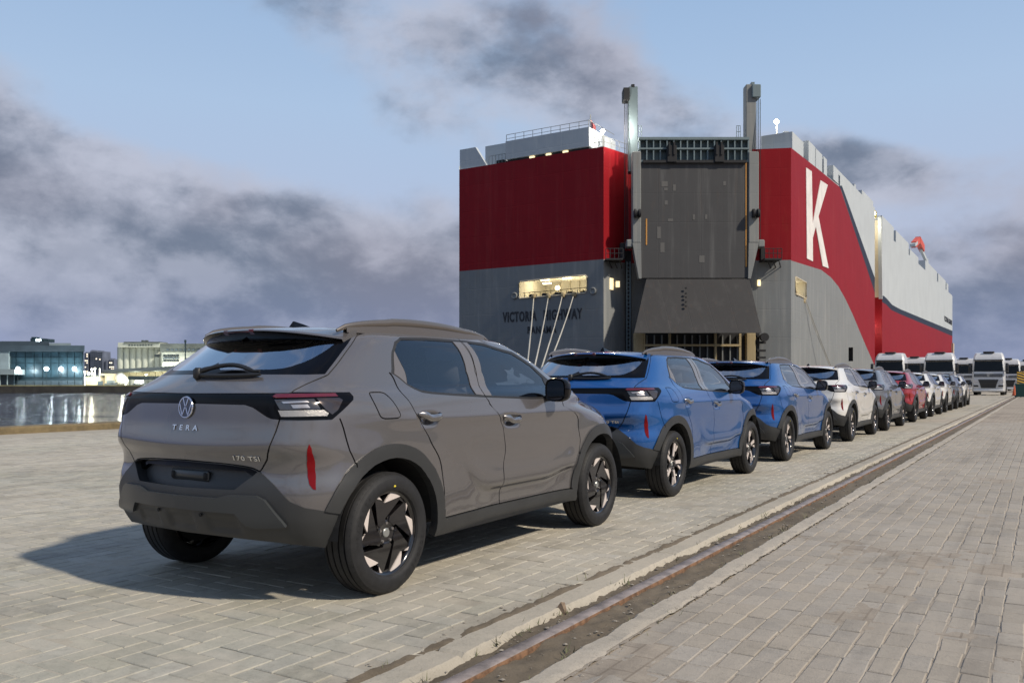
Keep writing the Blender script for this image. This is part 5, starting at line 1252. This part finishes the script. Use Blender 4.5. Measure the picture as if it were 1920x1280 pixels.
for x0, x1, h in ((1655, 1677, 2.2), (1681, 1705, 2.1), (1707, 1723, 1.3), (1736, 1758, 2.2), (1760, 1774, 2.2), (1775.5, 1779, 2.0)): sbox(x0, x1, 23.85, 23.9 + h, 5, S_WHITE, 'deck_house', .1)
# slot gear
b = MB(); ya = YM0 + 2.0; b.box((XS - 2.2, ya + 1.6, 22.2), (.4, 3.0, 5.6)); sp('side_ramp_frame', b, S_CREAM)
b = MB(); b.beam((XS - .25, YM1 - .6, 25.6), (XS - .1, YM1 - .6, 13.5), .35, .5); b.beam((XS - .4, YM0 + .8, 24.5), (XS - .4, YM0 + .8, 10), .3, .4); sp('side_ramp_post', b, S_WHITE)
b = MB(); b.bbox((XS - .6, YM0 + 1.6, 25.4), (1.0, 1.8, 1.0), .1); sp('yellow_winch', b, mat('yellow_paint', (.45, .36, .06), .5))
b = MB(); q = (XS - .3, YM0 + .6, 25.3); b.sphere(q, .3, 10, 8); sp('deck_floodlight', b, M_LAMP, 60); plight((XS - .9, YM0 + 3.4, 24.4), 500, (1, .93, .75), .2)
b = MB(); b.sphere((XS - 1.6, YM1 - 1.2, 9.5), .2, 10, 8); sp('deck_floodlight', b, M_LAMP, 60); plight((XS - 1.2, YM0 + 3.0, 9.0), 350, (1, .93, .8), .2)
# lit mooring opening on the side and a dark door
def recess(pl, dep, m, name):
    b = MB(); n = len(pl); b.add([(XS - .02, a, z) for a, z in pl] + [(XS - dep, a, z) for a, z in pl], [(i, (i + 1) % n, n + (i + 1) % n, n + i) for i in range(n)] + [tuple(range(n, 2 * n))]); return sp(name, b, m, None, False)
recess(opn, 2.2, M_LIT, 'mooring_deck'); recess(door, 1.4, S_DARK, 'side_door'); plight((XS - 1.0, 88.3, 10.6), 22, (1, .88, .6), .2)
b = MB(); b.bbox((XS - .2, 85.7, 9.75), (.4, .6, .7), .08); b.bbox((XS - .2, 88.9, 9.35), (.5, .9, .5), .08); sp('deck_fittings', b, S_YEL)
# rescue crane
b = MB(); q = D(1718, 500, 166); base = Vector((XS - 2.2, q.y, 24)); c = D(1735, 478, 168); p1 = D(1722, 452, 168); p0 = D(1712, 458, 168)
yb = onX(1728, 470, XS)[0]; P_ = lambda px, py: Vector((XS - 1.5, *onX(px, py, XS - 1.5)))
b.cur = 0; b.beam(P_(1713, 459), P_(1721, 450), .9, 1.2); b.beam(P_(1721, 450), P_(1729, 466), 1.0, 1.4); b.cur = 1; b.beam(P_(1726, 466), P_(1737, 490), .5, .7); b.beam(P_(1737, 490), P_(1733, 500), .8, 1.2); b.beam(P_(1711, 460), P_(1716, 455), 1.0, .6); sp('rescue_crane', b, [mat('crane_red', (.55, .07, .03), .5), S_WHITE])
b = MB(); b.box((XS + .25, 251.0, 9.2), (.5, 2.2, 4.2)); sp('anchor_bolster', b, S_CREAM)
# mooring ropes and the bollard that takes them
def rope(a, c, r, sag, label, grp):
    a, c = Vector(a), Vector(c); n = 24; b = MB(); b.tube([a.lerp(c, i / n) - Vector((0, 0, sag * 4 * (i / n) * (1 - i / n))) for i in range(n + 1)], r, 6); tag(b.build('mooring_rope', M_ROPE, None, 60), label, 'rope', grp)
BX, BY = -18.55, 31.0
names = ['first from the left, falling almost straight', 'second from the left, leaning slightly', 'third from the left, leaning more', 'rightmost and most slanted']
for i, (px, py) in enumerate(((1003, 560), (1030, 559), (1056, 557), (1077, 556))):
    x, z = onY(px, py, YS); rope((x, YS - .25, z), (BX + (i - 1.5) * .12, BY + .1 * i, .42), .045, .35, 'pale mooring rope from the lit stern opening, ' + names[i], 'mooring ropes hanging from the lit stern opening')
y_, z_2 = onX(1509, 563, XS); rope((XS + .1, y_, z_2), (-18.7, 97.5, .4), .035, .25, 'dark mooring rope running from the side opening beside the K down to the quay', 'mooring ropes off the ship side')
rope((XS + .1, y_ - .3, z_2 - .1), (-18.9, 98.6, .4), .03, .5, 'second mooring rope from the side opening, just under the first', 'mooring ropes off the ship side')
def bollard(x, y, label):
    b = MB(); b.lathe([(.0, 0), (.30, 0), (.30, .05), (.19, .08), (.17, .32), (.26, .40), (.30, .50), (.24, .58), (.0, .60)], 20, None, (x, y, 0)); tag(b.build('bollard', S_DARK, None, 40), label, 'bollard', 'bollards on the quay edge')
bollard(BX, BY, 'dark bollard on the quay edge holding the four stern ropes'); bollard(-18.7, 98, 'dark bollard on the quay edge beside the ship, holding the side ropes')
# ================================================================== across the harbour
def place(o): return o
FZ = 262.0
def fq(name, px0, px1, Z, dep, z0, z1, m, kind=None, parent=None):
    b = MB(); a, c = D(px0, HZ, Z), D(px1, HZ, Z); m_ = (a + c) / 2 + Vector((-SY, CY, 0)) * dep / 2; b.box((m_.x, m_.y, (z0 + z1) / 2), ((px1 - px0) / FPX * Z, dep, z1 - z0), FM); o = b.build(name, m, parent, None)
    if kind: tag(o, kind=kind)
    return o
def pb(parent, name, x0, y0, x1, y1, Z, dep, m, bev=0):
    b = MB(); fbox(b, x0, y0, x1, y1, Z, dep, bev); return b.build(name, m, parent, None)
H_TEAL = mat('teal_glazing', (.03, .065, .085), .35, .1, .5, var=.35, vscale=.3)
H_MULL = mat('dark_mullion', (.012, .03, .04), .5); H_GREY = mat('grey_cladding', (.05, .075, .095), .6, var=.15, vscale=.3); H_PALE = mat('pale_cladding', (.24, .30, .32), .6, var=.12, vscale=.3)
H_SILO = mat('pale_green_concrete', (.38, .41, .36), .75, var=.14, vscale=.12); H_ROOF = mat('grey_green_roof', (.075, .09, .085), .7, var=.3, vscale=.2); H_CREAM = mat('cream_plaster', (.55, .50, .34), .7, var=.15, vscale=.4); H_DARKW = mat('dark_window', (.03, .04, .045), .3)
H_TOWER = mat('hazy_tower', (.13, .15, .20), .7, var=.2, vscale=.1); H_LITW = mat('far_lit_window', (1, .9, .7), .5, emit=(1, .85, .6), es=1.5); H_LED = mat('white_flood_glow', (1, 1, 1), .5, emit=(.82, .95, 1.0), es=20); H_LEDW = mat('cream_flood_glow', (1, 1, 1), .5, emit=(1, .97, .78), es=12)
fq('far_quay', -900, 870, FZ, 500, -1.2, -.15, mat('far_quay_ground', (.20, .19, .15), .9), 'structure')
fq('far_quay_wall', -900, 870, FZ - .3, .6, -2.6, -.1, mat('far_quay_wall', (.03, .028, .024), .8, var=.4, vscale=.3), 'structure')
fq('far_quay_kerb', -900, 870, FZ - .2, 1.0, -.12, .22, mat('far_kerb', (.20, .19, .10), .8, var=.4, vscale=.2), 'structure')
def building(name, px, Z, label, cat='building', grp=None):
    q = D(px, HZ, Z); r = empty(name, (q.x, q.y, 0)); tag(r, label, cat, grp); return r
_pb = pb
def pb(parent, name, x0, y0, x1, y1, Z, dep, m, bev=0):
    o = _pb(None, name, x0, y0, x1, y1, Z, dep, m, bev); o.parent = parent; o.matrix_parent_inverse = Matrix.Translation(-parent.location) if parent.parent is None else Matrix.Identity(4); return o
def ray_block(parent, name, px0, y0, px1, y1, Z, dep, m):
    V = []
    z0, z1 = CH + (HZ - y1) / FPX * Z, CH + (HZ - y0) / FPX * Z
    for z in (z0, z1):
        for px, zz in ((px0, Z), (px1, Z), (px1, Z + dep), (px0, Z + dep)): q = D(px, HZ, zz); V.append((q.x, q.y, z))
    b = MB(); b.add(V, [(3, 2, 1, 0), (4, 5, 6, 7), (0, 1, 5, 4), (1, 2, 6, 5), (2, 3, 7, 6), (3, 0, 4, 7)]); o = b.build(name, m, None, None); o.parent = parent; o.matrix_parent_inverse = Matrix.Translation(-parent.location); return o
# glazed dock hall, wedge-shaped in plan
A = building('dock_hall', 40, FZ + 8, 'long teal glazed dock hall across the water with floodlights along its front')
ray_block(A, 'wall', -160, 656, 157, 726, FZ + 9, 28, H_MULL)
cols = [17, 30, 47.5, 64, 80, 95.5, 110.5, 126, 140, 155]
for i in range(len(cols) - 1):
    for (y0, y1) in ((659.5, 669), (670, 680), (681, 691), (692, 707), (713, 725)): pb(A, 'glass_panel', cols[i] + .7, y0, cols[i + 1] - .7, y1, FZ + 8.7, .3, H_TEAL if y0 < 710 else H_GREY)
ray_block(A, 'fascia', -170, 647.5, 158.5, 659, FZ + 7.6, 3, H_GREY); ray_block(A, 'parapet', -170, 639.5, 92, 648, FZ + 12, 20, H_GREY); ray_block(A, 'parapet', 92, 643, 133, 650, FZ + 11.5, 14, H_PALE)
pb(A, 'side_wall', -160, 657, 16, 692, FZ + 7.9, 2, H_PALE); pb(A, 'canopy', -160, 692, 27, 702, FZ + 3, 6, H_PALE)
for x0 in (-40, -20, 2, 15.5): pb(A, 'gate_panel', x0, 703, x0 + 10.5, 724, FZ + 7.4, .6, H_GREY)
for x0 in (-1, 12.5): pb(A, 'canopy_post', x0, 702, x0 + 1.2, 725, FZ + 4, .3, H_PALE)
pb(A, 'roof_unit', 57, 634, 79, 640, FZ + 14, 5, H_MULL); pb(A, 'roof_unit', 59, 631.5, 66, 635, FZ + 14, 3, H_MULL); pb(A, 'roof_unit', 82, 635, 90, 641, FZ + 14, 4, H_MULL); pb(A, 'roof_lamp', 68, 635.5, 75, 639.2, FZ + 13.6, .4, H_LED)
for i, (px, nm) in enumerate(((33.5, 'leftmost, beside the pale wall'), (87, 'second from the left'), (114.5, 'third from the left'), (139.5, 'rightmost, by the end of the hall'))):
    q = D(px, 691.2, FZ + 4.5); r = empty('floodlight', (q.x, q.y, 0)); tag(r, 'floodlight on a post before the teal dock hall, ' + nm, 'floodlight', 'floodlights before the dock hall')
    b = MB(); b.bar((0, 0, 0), (0, 0, q.z - .4), .07, 6); b.build('post', H_MULL, r, None); b = MB(); b.sphere((0, 0, q.z), .62, 10, 8); b.build('lamp', H_LED, r, 60)
    plight((q.x + SY * .9, q.y - CY * .9 + 2.2, q.z - .6), 950, (.8, .95, 1), .4)
# silo block
B_ = building('grain_silo', 270, 330, 'pale green grain silo with tall round cells and a roof gallery, behind the car')
for k in range(7):
    a = 220.5 + k * 11.6; q = D(a + 5.8, 700, 335); rr = 5.8 / FPX * 335 * 1.03; b = MB(); zt = CH + (HZ - 650.5) / FPX * 335; b.lathe([(rr, -.2), (rr, zt), (0, zt)], 20, None, (q.x, q.y, 0)); o = b.build('silo_cell', H_SILO, None, 40); o.parent = B_; o.matrix_parent_inverse = Matrix.Translation(-B_.location)
pb(B_, 'gallery', 221, 642, 300, 651, 331, 8, H_SILO); pb(B_, 'gallery_roof', 232, 640.5, 299, 643, 330.5, 8, H_ROOF)
for k in range(9): pb(B_, 'gallery_window', 241 + k * 5.2, 645.6, 243.6 + k * 5.2, 648, 330.8, .3, H_DARKW)
pb(B_, 'vent', 265, 637.5, 267.5, 641, 332, 2, H_ROOF); pb(B_, 'vent', 272, 637.5, 274.5, 641, 332, 2, H_ROOF)
pb(B_, 'elevator_block', 301, 649, 320, 712, 329, 20, H_SILO); pb(B_, 'block_window', 289.5, 664, 299, 669.5, 328, .4, H_DARKW)
W_ = building('warehouse', 350, 322, 'long pale warehouse with bands of windows behind the rear glass of the grey car')
pb(W_, 'wall', 304, 660, 470, 724, 322, 24, H_SILO); pb(W_, 'roof', 300, 644, 470, 660, 321, 26, H_ROOF)
for r_, (y0, y1) in enumerate(((665, 668.5), (669.4, 672.4), (674, 677.6))):
    for k in range(5): pb(W_, 'window', 305.5 + k * 6, y0, 310.5 + k * 6, y1, 321.6, .4, H_DARKW if r_ != 1 else H_GREY)
for k in range(9): pb(W_, 'roof_window', 312 + k * 8, 654, 317 + k * 8, 657, 320.7, .4, H_GREY)
b = MB(); b.bar(D(347.5, 715, 310), D(347.5, 639, 310), .25, 6); b.bar(D(347.5, 642, 310), D(347.5, 637, 310), .4, 6); tag(b.build('light_mast', H_MULL, None, None), 'tall thin dark mast standing before the long pale warehouse', 'mast')
b = MB()
for x in (384, 393): b.bar(D(x, 645, 318), D(x, 632, 318), .25, 5)
for y in (632, 637, 642): b.bar(D(384, y, 318), D(393, y, 318), .25, 5)
b.box(D(388.5, 642, 318), (1.4, 1, 1.6)); tag(b.build('loading_gantry', H_MULL, None, None), 'small dark steel gantry on the skyline by the grey car spoiler', 'gantry')
for px, e in ((245, 5200), (285, 5200), (330, 4200)): q = D(px, 691, 312); plight(q, e, (1, 1, .9), .8)
# sloping transit shed, lit from within
T_ = building('transit_shed', 300, 296, 'low lit transit shed with a sloping roof in front of the silos')
b = MB(); V = [D(192, 693, 296), D(440, 680, 296), D(440, 690, 290), D(192, 697, 290)]; b.add([tuple(v) for v in V] + [tuple(v + Vector((0, 0, -.4))) for v in V], [(0, 1, 2, 3), (7, 6, 5, 4), (0, 4, 5, 1), (1, 5, 6, 2), (2, 6, 7, 3), (3, 7, 4, 0)]); o = b.build('roof', H_ROOF, None, None, True); o.parent = T_; o.matrix_parent_inverse = Matrix.Translation(-T_.location)
for k in range(11): x = 232 + k * 12; pb(T_, 'wall_bay', x, 695 - k * .4, x + 11, 706, 293, .5, H_CREAM)
pb(T_, 'lower_roof', 240, 705, 440, 711.5, 288, 4, H_MULL)
for (x, y, w_) in ((316, 703, 3), (272, 702.4, 3)): pb(T_, 'shed_lamp', x, y - .8, x + w_, y + .8, 287.6, .3, H_LEDW)
for px in (250, 290, 330): q = D(px, 699, 288.5); plight(q, 700, (1, .98, .75), .6)
b = MB(); q = D(226, 711, 282); b.sphere((q.x, q.y, q.z), 2.0, 16, 10, (1, 1, 1)); tag(b.build('storage_dome', mat('white_dome', (.62, .66, .64), .5), None, 60), 'white round storage dome beside the bright starburst lamp', 'dome')
b = MB(); q = D(235.5, 713.5, 279); b.sphere(q, .75, 10, 8); b.bar((q.x, q.y, 0), q, .1, 6); tag(b.build('dock_lamp', H_LEDW, None, 60), 'bright dock lamp right of the white storage dome', 'lamp'); plight((q.x + SY * 2, q.y - CY * 2, q.z), 900, (1, .97, .8), .6)
for (x0, x1, y0, y1, lab) in ((251, 275, 711, 718, 'white launch with a lit cabin moored at the far quay behind the car'), (198, 221, 712, 717, 'low white launch moored at the far quay left of the dome')):
    q = D((x0 + x1) / 2, 720, 272); r = empty('launch', (q.x, q.y, -.2), YAW); tag(r, lab, 'boat', 'launches at the far quay'); L = (x1 - x0) / FPX * 272
    b = MB(); b.add([(-L / 2, -1, .9), (L / 2, 0, 1.2), (-L / 2, 1, .9), (-L / 2, -.7, 0), (L / 2 - .8, 0, 0), (-L / 2, .7, 0)], [(0, 1, 2), (5, 4, 3), (0, 3, 4, 1), (1, 4, 5, 2), (2, 5, 3, 0)]); b.build('boat_hull', H_PALE, r, None, True); b = MB(); b.bbox((-.3, 0, 1.4), (L * .55, 1.3, .9), .1); b.build('cabin', H_LEDW if x0 > 230 else H_PALE, r, None)
# cream gatehouse and lit yard
G_ = building('gatehouse', 175, 272, 'small cream gatehouse with a flat roof on the far quay, under bright yard lights')
pb(G_, 'wall', 160, 705, 188, 725, 272, 8, H_CREAM); pb(G_, 'roof', 158, 703.5, 190, 705.3, 271.6, 9, H_MULL); pb(G_, 'door', 183, 714, 192, 724.5, 271.5, .5, H_GREY); pb(G_, 'annex', 188, 700, 197, 725, 274, 8, H_CREAM)
for i, (px, py, s, lab) in enumerate(((159, 697, 3.2, 'over the left edge of the gatehouse'), (166, 700, 5, 'large, low over the gatehouse roof'), (172, 692.5, 3.5, 'high, left of the next yard light'), (178, 691, 3.4, 'highest of the yard lights'), (176, 701, 5, 'low over the middle of the gatehouse'), (187, 692, 2.2, 'high and alone, right of the other yard lights'), (192, 711, 3, 'low, right of the gatehouse door'))):
    q = D(px, py, 280); b = MB(); b.sphere(q, s / FPX * 280 * .5, 10, 8); b.bar((q.x, q.y, 0), (q.x, q.y, q.z - .3), .1, 6); tag(b.build('yard_lamp', H_LEDW, None, 60), 'bright yard lamp ' + lab, 'lamp', 'yard lamps round the gatehouse')
q = D(172, 702, 269); plight(q, 1600, (1, .96, .75), .6)
# hazy towers far behind
def tower(x0, x1, yt, lab, lit):
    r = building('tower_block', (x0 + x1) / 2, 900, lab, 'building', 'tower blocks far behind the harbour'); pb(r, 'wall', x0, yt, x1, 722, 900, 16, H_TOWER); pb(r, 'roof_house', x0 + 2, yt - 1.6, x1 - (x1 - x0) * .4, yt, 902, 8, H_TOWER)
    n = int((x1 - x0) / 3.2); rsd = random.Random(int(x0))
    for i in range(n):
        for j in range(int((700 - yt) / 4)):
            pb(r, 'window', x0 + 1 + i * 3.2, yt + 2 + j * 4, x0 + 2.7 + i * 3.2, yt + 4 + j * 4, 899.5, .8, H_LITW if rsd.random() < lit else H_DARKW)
tower(169, 182, 657.5, 'dark blue tower block on the skyline right of the dock hall', .12); tower(182, 194, 658.5, 'paler tower block joined to the right of the dark blue one', .06); tower(204, 214, 673, 'low hazy tower block left of the silo', .2); tower(158, 165, 661, 'narrow tower block just off the end of the dock hall', .35); tower(196, 202, 676, 'small faint tower block between the taller tower and the silo', .1)

# ================================================================== trucks
TW = mat('white_truck_paint', (.52, .52, .52), .35, 0, .5, .6, .1, var=.06, vscale=2); T_GL = mat('dark_windscreen', (.004, .005, .007), .06, 0, .22); T_BK = mat('truck_black', (.02, .02, .022), .5); T_LT = lens_mat('truck_lamp', (.55, .55, .58), 30); T_CH = mat('truck_chassis', (.06, .055, .05), .7)
def make_truck():
    r = empty('truck')
    def q(name, mb, m, sm=40, par=r, fix=True): return mb.build(name, m, par, sm, fix)
    b = MB(); w = 1.235      # front at y=0, facing -Y
    rows = [(-.00, .42, w - .02), (-.05, .9, w), (-.06, 1.35, w), (-.0, 1.95, w), (.16, 2.98, w - .04), (.34, 3.35, w - .10), (.62, 3.62, w - .20), (.95, 3.70, w - .26)]
    V, F = [], []
    for y, z, hw in rows: V += [(-hw, y + .14, z), (-hw + .14, y, z), (hw - .14, y, z), (hw, y + .14, z), (hw, 2.25, min(z, 3.68)), (-hw, 2.25, min(z, 3.68))]
    for k in range(len(rows) - 1):
        for i in range(6): j = (i + 1) % 6; F.append((k * 6 + i, k * 6 + j, k * 6 + 6 + j, k * 6 + 6 + i))
    F += [tuple(range(5, -1, -1)), tuple(range(len(V) - 6, len(V)))]; b.add(V, F); q('cab', b, TW, 25)
    def fr(z): 
        zs = [a[1] for a in rows]; return float(np.interp(z, zs, [a[0] for a in rows]))
    def plate(name, pts, m, off=.02, th=.05, par=r):
        b = MB(); b.add([(x, fr(z) - off, z) for x, z in pts] + [(x, fr(z) + th, z) for x, z in pts], [tuple(range(len(pts))), tuple(range(2 * len(pts) - 1, len(pts) - 1, -1))] + [(i, len(pts) + i, len(pts) + (i + 1) % len(pts), (i + 1) % len(pts)) for i in range(len(pts))]); return q(name, b, m, None, par)
    plate('windscreen', [(-1.10, 2.05), (1.10, 2.05), (1.07, 2.5), (1.04, 2.92), (-1.04, 2.92), (-1.07, 2.5)], T_GL)
    b = MB(); b.bbox((0, fr(3.0) - .12, 3.02), (2.2, .30, .10), .03); q('sun_visor', b, T_BK)
    plate('upper_grille', [(-1.06, 1.58), (1.06, 1.58), (1.08, 1.84), (-1.08, 1.84)], T_BK); 
    b = MB(); b.box((0, -.07, 1.70), (2.0, .04, .05)); q('grille_bar', b, mat('dull_chrome', (.35, .36, .38), .3, .8)); b = MB(); b.lathe([(0, .05), (.10, .05), (.12, 0)], 16, Matrix.Rotation(R(90), 3, 'X'), (0, -.05, 1.71)); q('badge', b, M_CHROME)
    plate('lower_grille', [(-.55, .62), (.55, .62), (.64, 1.0), (.78, 1.36), (-.78, 1.36), (-.64, 1.0)], T_BK, .015)
    b = MB(); b.box((0, -.09, 1.02), (1.3, .03, .05)); b.box((0, -.09, 1.2), (1.4, .03, .04)); q('grille_bar', b, T_CH)
    for s in (-1, 1):
        plate('head_lamp', [(s * .72, 1.08), (s * 1.14, 1.10), (s * 1.12, 1.34), (s * .88, 1.36)][::s], T_LT, .03); plate('fog_lamp', [(s * .72, .74), (s * 1.12, .74), (s * 1.12, .88), (s * .78, .88)][::s], T_BK, .03)
        b = MB(); b.bbox((s * 1.40, .02, 2.45), (.22, .14, .62), .04); b.bbox((s * 1.40, .02, 2.02), (.22, .14, .24), .04); b.beam((s * 1.2, .12, 2.72), (s * 1.38, .02, 2.72), .05, .05); b.beam((s * 1.2, .12, 2.1), (s * 1.38, .02, 2.1), .05, .05); q('mirror', b, T_BK)
        b = MB(); b.add([(s * 1.238, .34, 2.05), (s * 1.238, 1.3, 2.05), (s * 1.222, 1.3, 2.78), (s * 1.222, .50, 2.78)], [(0, 1, 2, 3)][::1]); q('side_window', b, T_GL, None)
        b = MB(); b.bbox((s * 1.14, .75, .55), (.2, 1.0, .5), .05); q('step', b, TW)
        for y in (1.25, 4.6, 5.9):
            wh = empty('wheel', (s * 1.02, y, .5)); wh.parent = r; MX = Matrix.Rotation(R(90), 3, 'Y')
            b = MB(); b.lathe([(.29, -.15), (.47, -.16), (.505, -.10), (.505, .10), (.47, .16), (.29, .15)], 24, MX); q('tyre', b, M_TYRE, 40, wh); b = MB(); b.lathe([(.30, .12), (.27, .04), (.12, .08), (.0, .08)], 20, MX); b.lathe([(.30, -.12), (.27, -.04), (.12, -.08), (.0, -.08)], 20, MX); q('rim', b, M_CAP, 40, wh)
    b = MB(); b.bbox((0, .03, .42), (2.3, .24, .22), .05); q('bumper', b, TW); b = MB(); b.bbox((0, .85, 3.72), (.85, .7, .14), .04); q('roof_hatch', b, T_BK)
    b = MB(); b.box((-.4, 4.3, .85), (.10, 5.4, .26)); b.box((.4, 4.3, .85), (.10, 5.4, .26)); b.box((0, 4.8, 1.05), (.9, .9, .14)); b.box((0, 1.4, .62), (1.8, 1.9, .4)); q('chassis', b, T_CH, None)
    return r
tr0 = make_truck(); TG = 'white trucks parked in rows beyond the cars'
spots = [(1853, 73.5, 'white cab-over truck seen whole beyond the end of the car row', 0), (1760.5, 74.5, 'white truck behind the car row, left of the one seen whole', 0), (1667, 75, 'leftmost white truck, in front of the ship side', 0), (1713, 88, 'white truck mostly hidden between the two left front trucks', 0), (1806, 92, 'white truck half hidden left of the truck seen whole', 0), (1889, 94, 'white truck just right of the truck seen whole, in its shadow side', 0), (1908, 112, 'pale truck at the right edge, behind the striped board', 0), (1925, 100, 'pale truck cut by the right edge of the picture', 0)]
for i, (px, Z, lab, a) in enumerate(spots):
    o = tr0 if i == 0 else copy_tree(tr0); q = D(px, 720, Z); o.location = (q.x, q.y, 0); o.rotation_euler = (0, 0, a); tag(o, lab, 'truck', TG)
# ---- cars in the row
CG = 'compact cars parked nose to tail along the rail'
row_ = [(8.10, PAINT_BLUE, 'bright blue compact SUV right in front of the grey one'), (12.62, PAINT_BLUE, 'second blue compact SUV, between the bright blue one and the first white one'), (17.45, PAINT_WHITE, 'white compact SUV just past the two blue ones'), (21.8, PAINT_SLATE, 'grey compact SUV between the first white car and the red car'), (26.9, PAINT_RED, 'red compact SUV, the only red car in the row'), (31.4, PAINT_WHITE, 'white compact SUV just past the red car'), (36.2, PAINT_WHITE, 'white compact SUV second past the red car'), (40.9, PAINT_DGREY, 'dark grey compact SUV near the far end, between two white cars'), (45.6, PAINT_WHITE, 'farthest white compact SUV, at the end of the row by the truck')]
tag(car0, 'dark grey metallic compact SUV nearest the camera, seen from behind', 'car', CG)
for y, pm, lab in row_:
    c = copy_tree(car0); c.location = (CAR_X - .12 - .03 * random.random(), y, 0); c.rotation_euler = (0, 0, R(random.uniform(-.5, .5))); recolour(c, PAINT_GREY, pm); swap_rims(c); tag(c, lab, 'car', CG)
# ---- right edge of the yard
x, y = onG(1914, 745); r = empty('waste_bin', (x, y, 0)); tag(r, 'dark green wheeled bin at the right edge under the striped board', 'bin')
M_GRN = mat('green_bin', (.01, .06, .05), .5); b = MB(); b.box((0, 0, .50), (.62, .62, .90), None, (1.12, 1.12)); b.build('bin_body', M_GRN, r, None); b = MB(); b.bbox((0, 0, .98), (.76, .76, .08), .02); b.build('lid', M_GRN, r, 40)
for s in (-1, 1): b = MB(); b.bar((s * .3, .3, .09), (s * .36, .3, .09), .09, 12); b.build('wheel', T_BK, r, 40)
q = D(1914.5, 720, 64.5); r = empty('warning_board', (q.x, q.y, 0), YAW); tag(r, 'yellow and black striped warning board on a post above the green bin', 'sign')
b = MB(); b.bar((0, .06, 0), (0, .06, 2.0), .05, 8); b.build('post', T_CH, r, None); MY = mat('warning_yellow', (.55, .33, .03), .5)
b = MB(); b.bbox((0, 0, 1.42), (.62, .05, 1.0), .01); b.build('board', MY, r, None)
for k in range(5): b = MB(); z0 = .94 + k * .21; b.prism([(-.31, z0 + .16), (.31, z0 - .02), (.31, z0 + .09), (-.31, min(1.92, z0 + .27))], lambda x_, z_, h: (x_, -.03 - h, z_), .006); b.build('stripe', T_BK, r, None, True)
q = D(1902, 741, 70); r = empty('traffic_cone', (q.x, q.y, 0)); tag(r, 'orange traffic cone on the ground between the truck and the green bin', 'cone'); b = MB(); b.bbox((0, 0, .02), (.42, .42, .05), .01); b.build('base', T_BK, r, None); b = MB(); b.lathe([(.17, .04), (.03, .85), (0, .85)], 16); b.build('cone', mat('orange_plastic', (.55, .10, .03), .5), r, 40)
# low dark buildings along the skyline on the right
for (x0, x1, yt, Z, lab) in ((1893, 1990, 676, 190, 'dark low port shed on the skyline at the right edge'),):
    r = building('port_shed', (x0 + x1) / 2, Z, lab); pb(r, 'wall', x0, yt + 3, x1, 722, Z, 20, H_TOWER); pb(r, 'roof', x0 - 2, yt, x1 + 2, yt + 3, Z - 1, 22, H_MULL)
